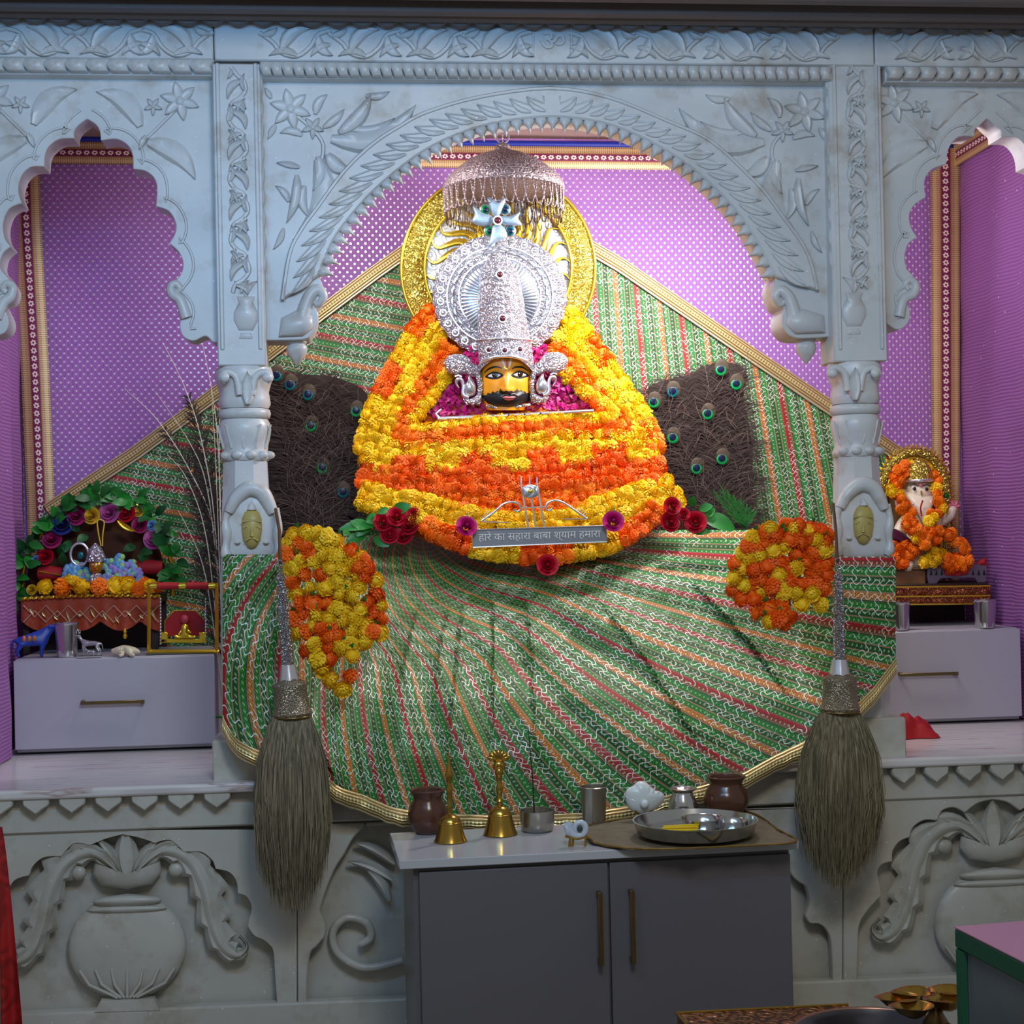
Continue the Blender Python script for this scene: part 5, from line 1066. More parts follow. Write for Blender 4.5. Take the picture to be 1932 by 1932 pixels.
# left swing stand with flower arch
SW = thing('flower_swing', 'cushioned swing under an arch of fabric roses and green leaves', 'swing', P(165, 1130, .85))
YS = .84
ORC = simple('orange_brocade', '#a8401c', .6, 0, .35, 35, .3); DKB = simple('dark_brown_wood', '#2c1a12', .6, 0, .2)
a_, b_ = P(44, 1130, YS), P(300, 1122, YS)
MB().box(((a_.x+b_.x)/2, YS+.12, a_.z-.01), (b_.x-a_.x, .24, .03)).obj('seat', DKB, SW, 30, .003)
zq = zl
for x in (50, 292):
    for yy in (.03, .21): c = P(x, 1150, YS+yy); MB().box((c.x, YS+yy, (zq+a_.z)/2-.01), (.02, .02, a_.z-zq-.02)).obj('leg', DKB, SW, 30)
MB().box(((a_.x+b_.x)/2, YS+.2, (zq+a_.z)/2), (b_.x-a_.x, .01, a_.z-zq)).obj('back_board', DKB, SW, 0)
def fsk(u, v):
    x = lerp(40, 302, u); yb = 1172+18*abs(sin(u*pi*3.5)); y = lerp(1128-3*sin(pi*u)+4*u*-1, yb, v); return P(x, y, YS-.012-.008*sin(u*44)*v), (u, v)
sk = grid(60, 10, fsk).obj('hanging_skirt', ORC, SW, 60)
m = MB(); MB().tube([P(40+262*i/80, 1130-4*sin(pi*i/80)-5*i/80+1.6*sin(i*1.9), YS-.022+.003*cos(i*1.9)) for i in range(81)], .0055, 6).obj('gold_rope', GOLD_S, SW, 60)
BEAD = simple('pearl_bead_thread', '#d8c0a4', .35, .2)
for s in (0, 1):
    pts = [(44+256*i/12, 1142+s*10+(22 if (i+s) % 2 else 0)) for i in range(13)]; MB().pxtube(pts, YS-.028, .0016, 5).obj('bead_thread', BEAD, sk, 60)
LFG = simple('gold_sequin', '#cbb27a', .3, .7)
for i in range(11): x = 56+i*23; MB().leaf((x, 1148+(i*7) % 17), (x+8, 1160+(i*5) % 19), 4, 0, YS-.026, .004, 4).obj('sequin', LFG, sk, 60)
c = P(236, 1176, YS-.03); MB().lathe([(0, 0), (.006, .004), (.008, .012), (.004, .018), (.007, .024), (.003, .032), (0, .036)], P(236, 1206, YS-.03), 12).obj('gold_tassel', GOLD_S, sk, 60)
MB().pillow(crom([(70, 1100), (72, 1040), (110, 985), (170, 955), (235, 960), (285, 1000), (308, 1060), (310, 1105)], 4, True), YS+.14, .01, back=.01).obj('back_panel', simple('brown_velvet', '#4a2a16', .9, 0, .3, 20), SW, 60)
MB().pxtube(crom([(42, 1130), (48, 1060), (85, 1000), (140, 955), (200, 940), (260, 955), (305, 1010), (325, 1070), (325, 1125)], 5), YS+.1, .008, 8).obj('arch_rod', GOLD_S, SW, 60)
for x, y, r, mt in ((145, 974, 18, MAGF), (173, 973, 16, YELF), (206, 968, 19, PINK), (239, 969, 17, REDROSE), (262, 966, 10, YELF), (264, 991, 15, MAGF), (286, 992, 10, SKYF), (292, 1016, 21, PINK), (118, 990, 21, BLUEF), (98, 1018, 18, MAGF), (86, 1050, 16, REDROSE), (68, 1058, 10, SKYF), (60, 1113, 10, YELF)): rose(SW, x, y, YS+.06, r, mt, nm='fabric_rose')
MB().leaf((222, 982), (258, 1003), 7, 4, YS+.02, .008).obj('gold_leaf', GOLD_S, SW, 60)
lr = random.Random(8); arch = resample([(x, y, 0) for x, y in crom([(32, 1130), (40, 1060), (80, 1000), (135, 955), (190, 935), (255, 945), (305, 1000), (330, 1060), (332, 1105)], 6)], 58)
for i, q in enumerate(arch):
    for k in range(2):
        a = lr.uniform(0, 2*pi); L = lr.uniform(22, 34); x, y = q.x+lr.uniform(-9, 9), q.y+lr.uniform(-9, 9); Yy = YS+.06+lr.uniform(-.03, .05)
        MB().leaf3(P(x, y, Yy), P(x+L*cos(a), y+L*sin(a)*.9, Yy-.03), .015, (lr.uniform(-.5, .5), -1, lr.uniform(-.2, .6)), .12, .22, 4).obj('leaf', LEAFG if lr.random() < .7 else LEAFD, SW, 70)
for x, y in ((130, 1020), (150, 1000), (110, 1045), (165, 1010), (265, 1040), (280, 1060), (120, 1065), (255, 1030)): a = lr.uniform(0, 6); MB().leaf3(P(x, y, YS+.08), P(x+24*cos(a), y+24*sin(a), YS+.05), .016, (0, -1, .3), .12, .2, 4).obj('leaf', LEAFD, SW, 70)
for x0, x1, y in ((250, 306, 1071), (74, 116, 1083)): MB().tube([P(x0, y, YS+.08), P((x0+x1)/2, y-1, YS+.075), P(x1, y, YS+.08)], [.022, .026, .022], 14).obj('bolster', RED, SW, 60)
for x0, y0, x1, y1 in ((74, 1078, 116, 1086),): MB().tube([P(x0, y0, YS+.052), P(x1, y1, YS+.05)], .003, 6).obj('gold_piping', GOLD_S, SW, 60)
# infant idol on the swing
t = thing('seated_idol', 'small golden infant idol in a blue pom-pom dress on the swing', 'idol', P(180, 1100, YS+.03)); YI = YS+.02
kk = S(180, 1070, YI); c = P(181, 1068, YI-.01)
hd2 = MB(); hd2.ell(c, (13*kk, 12*kk, 15*kk), 16, 12); hd2.ell(c+V((0, -12*kk, -1*kk)), (2.4*kk, 3*kk, 4*kk), 8, 6); hd2 = hd2.obj('head', simple('antique_gold', '#c08a2a', .3, .7, .2), t, 60)
for s in (-1, 1): MB().ell(c+V((s*5*kk, -11*kk, 3*kk)), (2.4*kk, 1.4*kk, 1.4*kk), 8, 6).obj('eye', WHITE, hd2, 60); MB().ell(c+V((s*5*kk, -12.2*kk, 3*kk)), (1*kk, .8*kk, 1*kk), 6, 5).obj('pupil', BLACK, hd2, 60)
MB().tube([c+V((-4*kk, -11*kk, -7*kk)), c+V((0, -12*kk, -8*kk)), c+V((4*kk, -11*kk, -7*kk))], .8*kk, 5).obj('mouth', RED, hd2)
MB().lathe([(14*kk, 0), (17*kk, 6*kk), (15*kk, 14*kk), (11*kk, 24*kk), (5*kk, 32*kk), (0, 36*kk)], c+V((0, 0, 8*kk)), 18, mod=lambda q, z: 1+.1*cos(6*q)).obj('crown_cap', SILVER, t, 60)
MB().lathe([(6*kk, -26*kk), (16*kk, -20*kk), (13*kk, -8*kk), (9*kk, -2*kk)], c+V((0, 4*kk, -12*kk)), 14).obj('torso', SILVER, t, 60)
MB().tube([P(150+17*cos(a), 1046+21*sin(a), YI+.01) for a in [2*pi*i/24 for i in range(25)]], .005, 7).obj('feather_ring', SILVER_S, t, 60)
MB().pillow([(152+6*cos(a), 1048+7*sin(a)) for a in [2*pi*i/12 for i in range(12)]], YI+.01, .003).obj('feather_eye', EYE_T, t, 60)
PB = [simple('pompom_'+n, h, .8, 0, .1, 60) for n, h in (('blue', '#5a9ccc'), ('lilac', '#9a8cd0'), ('mint', '#9ccc7a'), ('sky', '#7ab4dc'))]
pr = random.Random(2); PM = []
for q in PB: b = MB(); b.ell((0, 0, 0), (1, 1, 1), 8, 6); PM.append(meshof(b, 'pompom', q))
for i in range(150):
    a = pr.random()*pi; rr_ = sqrt(pr.random()); right = i % 5 > 1
    x = (226 if right else 143)+(42 if right else 28)*rr_*cos(a); y = 1098-(48 if right else 36)*rr_*sin(a); inst('pompom', PM[pr.randrange(4)], t, P(x, y, YI+.02-.03*(1-rr_)), (0, 0, 0), (5.2+pr.random()*2)*kk)
for dx in (-4, 4): MB().pxtube(crom([(192+dx*.3, 1030), (190+dx, 1008), (190+dx*1.6, 985), (188, 980)], 4), YI-.02, .0022, 5).obj('yellow_ribbon', YELF, t, 60)
bunch('marigold_row', 'row of large yellow and orange marigolds along the front edge of the swing', 0, 0, 1, [], [], 18, lambda x, y: YS-.03) if 0 else None
t = thing('marigold_row', 'row of large yellow and orange marigolds along the front edge of the swing', 'flowers', P(185, 1107, YS-.03))
for x, y, r, cc in ((85, 1107, 15, 'Y'), (118, 1108, 19, 'O'), (154, 1107, 18, 'Y'), (188, 1107, 17, 'O'), (220, 1106, 19, 'Y'), (240, 1103, 18, 'Y'), (262, 1111, 15, 'O'), (284, 1106, 15, 'Y'), (128, 1094, 11, 'Y'), (140, 1096, 11, 'Y'), (272, 1100, 12, 'O'), (298, 1108, 12, 'O')): bloom(t, P(x, y, YS-.03), r*S(x, y, YS), cc)
# gold frame mini swing
t = thing('golden_shrine_frame', 'small gold framed swing shrine with red velvet top on the drawer unit', 'shrine', P(345, 1232, .64)); YG = .635
for x in (281, 409): MB().pxtube([(x, 1100), (x, 1232)], YG, .0058, 4).obj('post', GOLD_S, t, 0)
MB().pxtube([(277, 1229), (413, 1229)], YG, .006, 4).obj('base_rail', GOLD_S, t, 0); MB().pxtube([(280, 1106), (411, 1105)], YG, .005, 6).obj('top_rail', GOLD_S, t, 0)
for x0, x1 in ((297, 336), (352, 393)): MB().pxtube([(x0, 1105.5), (x1, 1105)], YG, .0115, 12).obj('velvet_roll', RED, t, 60)
for x in (290, 344, 400): MB().pxtube([(x-6, 1105.5), (x+6, 1105)], YG, .0105, 12).obj('gold_collar', GOLD_S, t, 60)
MB().box(P(345, 1230, YG+.05), (130*k6, .10, .006)).obj('floor_plate', simple('mirror_plate', '#7c7c82', .1, .9), t, 0)
for x in (303, 388):
    m = MB()
    for j in range(15): m.ell(P(x, 1130+j*6, YG+.02), (.0036, .0036, .0048), 6, 4)
    m.obj('bead_chain', SILVER_S, t, 60)
MB().pxprism([(311, 1200), (311, 1172), (328, 1152), (370, 1152), (388, 1172), (388, 1200)], YG+.04, .008).obj('red_back', RED, t, 30)
MB().pxtube([(311, 1200), (311, 1172), (328, 1152), (370, 1152), (388, 1172), (388, 1200)], YG+.038, .002, 5).obj('back_edging', GOLD_S, t)
for x0, x1, y0, y1 in ((304, 316, 1193, 1212), (376, 388, 1193, 1212), (303, 389, 1206, 1213)): MB().pxprism([(x0, y0), (x1, y0), (x1, y1), (x0, y1)], YG+.015, .03).obj('seat_block', GOLD_S, t, 30, .001)
p = P(349, 1206, YG+.02)
skinned('tiny_idol', GOLD_S, t, [(0, 0, 6), (0, 0, 16), (0, 0, 24), (0, 0, 32), (-12, -3, 4), (-20, -5, 8), (12, -3, 4), (22, -5, 4), (-8, -2, 14), (-12, -6, 8), (8, -2, 14), (13, -6, 12)], [(0, 1), (1, 2), (2, 3), (0, 4), (4, 5), (0, 6), (6, 7), (2, 8), (8, 9), (2, 10), (10, 11)], [7, 7, 4, 7, 4, 3, 4, 3, 3, 2.5, 3, 2.5], 1, p, k6)
MB().ell(p+V((0, 0, 38*k6)), (8*k6, 7*k6, 9*k6), 10, 8).obj('tiny_turban', simple('coral_turban', '#b83a4a', .6), t, 60)
# right niche: elephant-headed statue
TY = .80; t = thing('cloth_covered_stool', 'low stool with red and gold border cloth on the right drawer unit', 'stool', P(1770, 1185, TY))
a_, b_ = P(1660, 1106, TY), P(1866, 1104, TY)
MB().box(((a_.x+b_.x)/2, TY+.12, a_.z-.005), (b_.x-a_.x, .24, .02)).obj('stool_top', DKB, t, 30, .003)
for x in (1668, 1860):
    for yy in (.02, .22): c = P(x, 1150, TY+yy); MB().box((c.x, TY+yy, (zr+a_.z)/2-.006), (.022, .022, a_.z-zr-.012)).obj('leg', DKB, t, 0)
MB().box(((a_.x+b_.x)/2, TY+.23, (zr+a_.z)/2-.006), (b_.x-a_.x, .008, a_.z-zr-.014)).obj('back_board', DKB, t, 0)
def fbd(y0, y1): 
    return lambda u, v: (P(lerp(1658, 1868, u), lerp(y0, y1, v)-2*u, TY-.008-.006*sin(pi*v)+.003*sin(u*31)), (u*.35, v))
CPR = m_emboss('copper_brocade', '#b06a3a', '#6a1c1c', .35, 60, .5, .5)
for y0, y1 in ((1106, 1127), (1125, 1142)): grid(40, 8, fbd(y0, y1)).obj('border_cloth', CPR, t, 60)
for y in (1108, 1126, 1141): MB().pxtube([(1658, y), (1760, y-1), (1868, y-2)], TY-.016, .003, 6).obj('gold_edging', GOLD_S, t, 60)
WD = simple('grained_wood', '#7a5230', .45, 0, .3, 18)
p0, p1 = P(1660, 1073, TY+.02), P(1747, 1106, TY+.02); t = thing('wooden_box', 'small brown wooden box on the stool beside the right column', 'box', ((p0.x+p1.x)/2, TY+.06, p1.z))
MB().box(((p0.x+p1.x)/2, TY+.07, (p0.z+p1.z)/2), (p1.x-p0.x, .1, p0.z-p1.z-.006)).obj('box_body', WD, t, 30, .002); MB().box(((p0.x+p1.x)/2, TY+.065, p0.z-.002), (p1.x-p0.x+.006, .115, .006)).obj('lid', WD, t, 30, .001)
p0, p1 = P(1750, 1068, TY), P(1862, 1106, TY); t = thing('silver_footstool', 'low grey silver footstool with cut-out front and curved feet', 'stool', ((p0.x+p1.x)/2, TY+.05, p1.z)); GSV = simple('dull_grey_silver', '#77727e', .4, .5)
MB().box(((p0.x+p1.x)/2, TY+.065, p0.z-.005), (p1.x-p0.x, .11, .008)).obj('top_board', GSV, t, 30, .001)
MB().pxprism([(1750, 1066), (1862, 1064), (1861, 1090), (1858, 1102), (1850, 1106), (1844, 1098), (1838, 1090), (1775, 1091), (1768, 1100), (1760, 1106), (1753, 1102), (1750, 1090)], TY+.005, .008).obj('front_apron', GSV, t, 30, .001)
for x in (1757, 1767, 1777, 1836, 1847, 1857): MB().pxprism([(x-2.4, 1085), (x+2.4, 1085), (x, 1074)], TY+.003, .004).obj('cut_out', BLACK, t, 0)
MB().pxprism([(1782, 1064), (1830, 1063), (1828, 1083), (1806, 1087), (1783, 1085)], TY-.004, .006).obj('red_cloth_strip', RED, t, 30, .002)
MB().pillow(crom([(1840, 1066), (1850, 1056), (1860, 1053), (1863, 1064), (1862, 1070)], 3, True), TY+.02, .02).obj('red_cloth_fold', RED, t, 60)
# arch
t = thing('golden_arch_frame', 'gold beaded arch frame standing behind the elephant-headed statue', 'arch', P(1726, 1090, .95)); YQ = .95
GA = crom([(1664, 1085), (1660, 1000), (1661, 930), (1676, 885), (1703, 859), (1728, 854), (1754, 862), (1776, 890), (1785, 930), (1787, 1000), (1786, 1085)], 6)
MB().pxtube(GA, YQ, .017, 8).obj('arch_rim', GOLD, t, 60); MB().pxtube(offs(GA, -11), YQ-.005, .006, 7).obj('inner_rim', GOLD_S, t, 60)
g = resample([(x, y, 0) for x, y in offs(GA, 9)], 64); bm_ = MB(); bm_.lathe([(.006, 0), (.0055, .006), (0, .016)], (0, 0, 0), 6); bme = meshof(bm_, 'bead_point', GOLD_S)
for i, q in enumerate(g):
    e = g[min(63, i+1)]-g[max(0, i-1)]; inst('bead_point', bme, t, P(q.x, q.y, YQ-.008), (0, atan2(e.y, e.x)+(0), 0) if 0 else (0, pi/2-atan2(-(-e.x), e.y)-pi/2 if 0 else atan2(e.y, e.x), 0))
MB().pillow([(x, y) for x, y in offs(GA, -14)[::3]], YQ+.012, .004, back=.006).obj('arch_back', simple('dark_gold_velvet', '#6a4a1c', .8, 0, .2), t, 60)
# statue
CRM = simple('cream_painted_statue', '#eadcc4', .35, 0, .05, 12); PKP = simple('pink_paint', '#d8788c', .4)
p = P(1735, 1080, .87); kg = S(1735, 1000, .86); t = thing('elephant_headed_statue', 'cream seated elephant-headed statue wearing a gold crown and marigolds', 'statue', p)
G_ = lambda x, y, d: ((x-1735)*1.0, d, (1080-y)*1.0)
vs = [G_(1733, 1050, 8), G_(1733, 1010, 4), G_(1733, 975, 4), G_(1734, 935, -6), G_(1736, 960, -26), G_(1737, 980, -32), G_(1741, 996, -32), G_(1752, 1001, -30), G_(1690, 1060, -18), G_(1712, 1070, -32), G_(1780, 1060, -18), G_(1760, 1070, -32), G_(1700, 990, 0), G_(1686, 1015, -14), G_(1692, 1030, -22), G_(1770, 990, 0), G_(1796, 975, -8), G_(1800, 955, -10), G_(1712, 930, -2), G_(1700, 940, 2), G_(1757, 930, -2), G_(1768, 942, 2)]
es = [(0, 1), (1, 2), (2, 3), (3, 4), (4, 5), (5, 6), (6, 7), (0, 8), (8, 9), (0, 10), (10, 11), (2, 12), (12, 13), (13, 14), (2, 15), (15, 16), (16, 17), (3, 18), (18, 19), (3, 20), (20, 21)]
skinned('body', CRM, t, vs, es, [30, 28, 20, 27, 15, 9, 7, 5, 14, 11, 14, 11, 11, 10, 9, 11, 9, 8, 10, 12, 9, 11], 2, p, kg)
MB().ell(P(1735, 930, .862), (26*kg, 20*kg, 27*kg), 20, 14).obj('forehead', CRM, t, 60)
for s in (-1, 1): MB().ell(P(1735+s*33, 942, .88), (13*kg, 5*kg, 20*kg), 14, 10, Matrix.Rotation(-s*.35, 3, 'Y')).obj('ear', simple('pale_pink_ear', '#e2b8ac', .4), t, 60)
for x, y in ((1725, 922), (1748, 923)):
    e = MB().pillow([(x+7*cos(a), y+4*sin(a)) for a in [2*pi*i/14 for i in range(14)]], lambda X, Y_: .832+abs(X-1736)*.0007, .006).obj('eye', WHITE, t, 60)
    MB().ell(P(x+.5, y, .8255), (3.4*kg, 2.5*kg, 3.4*kg), 8, 6).obj('pupil', BLACK, e, 60)
    MB().pxtube([(x-8, y-6), (x, y-9), (x+8, y-6)], .829, .0016, 5).obj('eyebrow', BLACK, t)
MB().ell(P(1738, 915, .826), (4*kg, 3*kg, 4*kg), 10, 6).obj('forehead_spot', PKP, t, 60); MB().pxtube([(1738, 926), (1739, 934)], .822, .003, 6).obj('forehead_mark', GOLD_S, t)
MB().pxtube(crom([(1741, 944), (1737, 958), (1739, 974)], 4), lambda x, y: .79, .003, 6).obj('trunk_stripe', RED, t)
for a, b, c_ in (((1728, 948), (1724, 950), (1726, 944)), ((1750, 948), (1756, 951), (1757, 944))): MB().pxtube([a, b, c_], .82, [.006, .006, .003], 7).obj('tusk', WHITE, t, 60)
MB().lathe([(24*kg, 0), (26*kg, 4*kg), (24*kg, 8*kg), (25*kg, 18*kg), (20*kg, 30*kg), (10*kg, 38*kg), (4*kg, 42*kg), (0, 46*kg)], P(1733, 908, .862), 24, mod=lambda q, z: 1+.04*cos(10*q)).obj('crown_cap', GOLD, t, 60)
MB().tube([P(1733, 907, .862)+V((25*kg*cos(a), 25*kg*sin(a), 0)) for a in [2*pi*i/24 for i in range(25)]], 3.2*kg, 6).obj('crown_band', SILVER_S, t, 60)
m = MB(); m.pillow(crom([(1660, 1000), (1690, 998), (1715, 1015), (1722, 1028), (1690, 1024), (1660, 1022)], 4, True), .83, .02); m.obj('maroon_sash', simple('maroon_silk', '#4a1434', .45), t, 60)
m = MB()
for i in range(6): a = 2*pi*i/6; m.leaf((1800, 954), (1800+13*cos(a), 954+13*sin(a)), 5, 0, .85, .006, 4)
m.obj('lotus_in_hand', PKP, t, 60); MB().tube([P(1786, 972, .86), P(1796, 974, .855), P(1803, 971, .86)], .004, 6).obj('bangle', GOLD_S, t, 60)
MB().ell(P(1785, 935, .88), (6*kg, 5*kg, 6*kg), 8, 6).obj('green_gem', LEAFG, t, 60)
GO = [(330, 280), (270, 330), (230, 400), (300, 430), (340, 370), (230, 560), (300, 600), (340, 650), (390, 720), (360, 790), (350, 850), (400, 900), (450, 880), (500, 930), (540, 900), (600, 870), (650, 900), (560, 960), (620, 980), (520, 1030), (600, 380), (640, 430), (640, 560), (650, 630), (640, 740), (580, 740), (480, 980), (320, 330), (260, 460), (300, 700), (420, 830), (600, 930)]
GY = [(390, 280), (540, 320), (200, 500), (280, 570), (620, 500), (690, 690), (600, 780), (560, 810), (430, 970), (220, 540)]
bunch('marigold_garland', 'orange marigold garland round the neck of the elephant-headed statue', 1640, 820, 4.953, GY, GO, 11.5, lambda x, y: .83+.05*clamp((930-y)/60)-.05*clamp((y-930)/80), 'Y', 'O')
bunch('marigold_garland', 'short orange marigold string at the right of the statue', 1640, 820, 4.953, [], [(740, 940), (770, 920), (800, 1000), (860, 1010), (890, 1060)], 12, lambda x, y: .80, 'Y', 'O')
bunch('marigold_heap', 'heap of orange marigolds on the wooden box', 1640, 820, 4.953, [], [(220, 1050), (330, 1030), (430, 1080), (240, 1150), (340, 1140), (300, 1200), (220, 1200), (400, 1060), (380, 1130), (270, 1090)], 13, lambda x, y: .82, 'Y', 'O', cat='flowers')
bunch('marigold_heap', 'heap of yellow and orange marigolds on the silver footstool', 1640, 820, 4.953, [(600, 1090), (560, 1150), (640, 1150), (520, 1190), (660, 1110), (590, 1190)], [(740, 1170), (790, 1220), (850, 1200), (920, 1170), (880, 1240), (760, 1250), (930, 1200), (820, 1160), (720, 1220)], 13, lambda x, y: .80, 'Y', 'O', cat='flowers')
# ================================================================ whisks, cabinet and offerings in front
def whisk(lab, pts, hb, hair, Yw):
    (tx, ty), (bx, by) = pts; t = thing('fly_whisk', lab, 'whisk', P(bx, by, Yw)); k = S(bx, by, Yw)
    A = P(tx, ty, Yw); B = P(bx, by, Yw); d = (A-B); L = d.length; ax = d.normalized(); EMB = m_emboss('chased_silver', '#e2e0e0', '#8f8a90', .2, 90, .7, .85)
    MB().lathe([(0, 0), (14*k, 0), (13*k, 8*k), (12*k, 20*k), (11*k, L*.4), (9*k, L*.86), (6.5*k, L*.94), (10*k, L*.95), (10*k, L*.965), (8*k, L*.975), (4*k, L+6*k), (1.5*k, L+16*k), (0, L+18*k)], B, 20, ax=ax).obj('handle', EMB, t, 50)
    MB().tube([A+ax*(22*k)+V((6*k*cos(a), 0, 6*k*sin(a))) for a in [2*pi*i/14 for i in range(15)]], 1.4*k, 6).obj('hanging_ring', SILVER_D, t, 60)
    MB().lathe([(22*k, -4*k), (21*k, 4*k), (17*k, 22*k), (14*k, 40*k)], B-ax*22*k, 20, ax=ax, mod=lambda q, z: 1+.05*cos(14*q)).obj('fluted_neck', SILVER_S, t, 60)
    r0_ = 35*k; c = B-ax*78*k; FE = m_emboss('tarnished_ferrule', '#b0a48e', '#867a66', .32, 110, .45, .75)
    MB().lathe([(r0_*1.02, 0), (r0_*1.08, 4*k), (r0_*1.0, 9*k), (r0_*.96, 16*k), (r0_*.9, 52*k), (r0_*.98, 56*k), (r0_*.95, 61*k), (r0_*.6, 66*k), (r0_*.5, 70*k)], c, 28, ax=ax).obj('ferrule', FE, t, 50)
    MB().tube([c+V((r0_*1.0*cos(a), r0_*1.0*sin(a), -2*k)) for a in [2*pi*i/24 for i in range(25)]], 2.6*k, 6).obj('binding_ring', HANDLE, t, 60)
    hx, hy0, hy1, hw = hair; m = MB(); r = random.Random(int(tx)); top = P(hx[0], hy0, Yw)
    for i in range(2600):
        a = r.uniform(0, 2*pi); q = sqrt(r.random()); cx, cy = q*cos(a), q*sin(a); Lf = (1-.22*q*q)*r.uniform(.66, 1.0)
        y3 = lerp(hy0, hy1, Lf); pts_ = []
        wv = r.uniform(-5, 5); w2 = r.uniform(-6, 6)
        for f_, wd, dz in ((0, .46, .35), (.14, .66, .6), (.4, .9, .9), (.7, 1.0, 1.0), (1.0, .72+.25*r.random(), .8)):
            y = lerp(hy0, y3, f_); x = lerp(hx[0], hx[1], (y-hy0)/(hy1-hy0))+cx*hw*wd+wv*sin(f_*3)+w2*f_*f_; pts_.append(P(x, y, Yw+cy*.075*dz-.01))
        sx = .0011*r.uniform(.7, 1.5); v = []
        for j, p in enumerate(pts_): e = sx*(1 if j < 4 else .3); v += [p-V((e, 0, 0)), p+V((e, 0, 0))]
        m.add(v, [(j*2, j*2+1, j*2+3, j*2+2) for j in range(4)])
    o = m.obj('hair', HAIR, t, 0); stuff(o); return t
whisk('long-haired whisk with chased silver handle hanging before the left column', ((529, 1085), (545, 1272)), None, ((550, 552), 1345, 1740, 72), -.2)
whisk('long-haired whisk with chased silver handle hanging before the right column', ((1581, 1082), (1584, 1262)), None, ((1585, 1582), 1345, 1690, 82), -.2)
for nm, pts in (('left column beside the yellow bunch', [(529, 1062), (527, 1000), (520, 960)]), ('right column beside the orange bunch', [(1580, 1060), (1577, 1000), (1572, 950)])):
    t = thing('hanging_cord', 'brown cord holding the whisk against the '+nm, 'cord', P(pts[-1][0], pts[-1][1], -.11)); MB().tube([P(x, y, Yw) for (x, y), Yw in zip(pts, (-.2, -.15, -.10))], .0045, 6).obj('cord', simple('brown_cord', '#5a3a1c', .8), t, 60)
# cabinet
CZ = .66; ZT = lambda x, y, z=CZ: floorpt(x, y, z)
fl_, frr = ZT(753, 1624), ZT(1507, 1586); dx_ = (frr-fl_); W = dx_.length; ex = dx_.normalized(); ey = V((-ex.y, ex.x, 0)); DP = .36; rzc = atan2(ex.y, ex.x)
cb = thing('cabinet', 'charcoal two-door cabinet with pale counter top holding bells and pots', 'cabinet', (fl_+frr)/2*1.0-V((0, 0, CZ))+ey*.2)
CC = lambda u, d, z: fl_+ex*u+ey*d+V((0, 0, z-CZ))
MB().box(CC(W/2, DP/2, CZ-.011), (W, DP, .022), rzc).obj('counter_top', COUNTER, cb, 30, .002)
xl, xr = .035, W-.018
MB().box(CC((xl+xr)/2, DP/2+.012, (CZ-.022)/2), (xr-xl, DP-.03, CZ-.024), rzc).obj('carcass', LAMIN_D, cb, 0)
xm = xl+(xr-xl)*.508
for a, b, hx in ((xl+.014, xm-.003, xm-.028), (xm+.003, xr-.002, xm+.052)):
    d = MB().box(CC((a+b)/2, .018, (CZ-.03)/2+.004), (b-a, .018, CZ-.045), rzc).obj('door', LAMIN_D, cb, 30, .0015)
    h0, h1 = CZ-.098, CZ-.275; m = MB(); m.box(CC(hx, -.018, (h0+h1)/2), (.011, .008, h0-h1), rzc)
    for z in (h0-.006, h1+.006): m.box(CC(hx, -.006, z), (.011, .026, .011), rzc)
    m.obj('handle', HANDLE, d, 30, .001)
def at(x, y): return ZT(x, y)
def lat(nm, lab, cat, x, y, prof, mat, n=28, part='body', mod=None, group=None):
    p = at(x, y); k = S(x, y, p.y); t = thing(nm, lab, cat, p, group); MB().lathe([(r*k, z*k) for r, z in prof], p+V((0, 0, .001)), n, mod=mod).obj(part, mat, t, 50); return t, p, k
pot = [(0, 0), (22, 0), (30, 8), (37, 24), (38, 38), (34, 52), (28, 62), (27, 68), (32, 76), (34, 80), (32, 83), (27, 81), (24, 70), (26, 62), (0, 58)]
lat('clay_pot', 'brown glazed clay pot at the left end of the counter', 'pot', 808, 1572, pot, CLAY); lat('clay_pot', 'wide brown glazed clay pot at the right end of the counter', 'pot', 1371, 1538, [(r*1.12, z*.9) for r, z in pot], CLAY)
bell = [(0, 4), (26, 2), (30, 0), (31, 1), (28, 8), (24, 22), (21, 36), (18, 44), (11, 49), (6, 51), (0, 52)]
t, p, k = lat('brass_bell', 'small plain brass hand bell in front of the left clay pot', 'bell', 850, 1588, bell, BRASS, part='bell_cup')
MB().lathe([(r*k, z*k) for r, z in ((6, 50), (4, 56), (6, 62), (4, 70), (5, 90), (6.5, 100), (4, 108), (6, 118), (8, 128), (5, 136), (3, 150), (1.5, 168), (0, 172))], p, 14).obj('handle', BRASS, t, 60)
MB().tube([p+V((30*k*cos(a), 30*k*sin(a), 2*k)) for a in [2*pi*i/28 for i in range(29)]], 1.5*k, 6).obj('lip_ring', BRASS, t, 60); MB().tube([p+V((21*k*cos(a), 21*k*sin(a), 36*k)) for a in [2*pi*i/28 for i in range(29)]], 1.6*k, 6).obj('shoulder_ring', BRASS, t, 60)
t, p, k = lat('brass_bell', 'large brass hand bell with a hooded figure on its handle', 'bell', 944, 1575, [(r*1.05, z*1.07) for r, z in bell], BRASS, part='bell_cup')
MB().lathe([(r*k, z*k) for r, z in ((6, 54), (5, 60), (8, 64), (5, 70), (5, 82), (8, 88), (5, 94), (6, 112), (9, 118), (6, 124))], p, 14).obj('handle', BRASS, t, 60)
skinned('handle_figure', BRASS, t, [(0, 0, 120), (0, 0, 132), (0, -2, 142), (-9, -3, 128), (-4, -8, 134), (9, -3, 128), (4, -8, 134)], [(0, 1), (1, 2), (1, 3), (3, 4), (1, 5), (5, 6)], [8, 8, 6, 4, 3, 4, 3], 1, p, k)
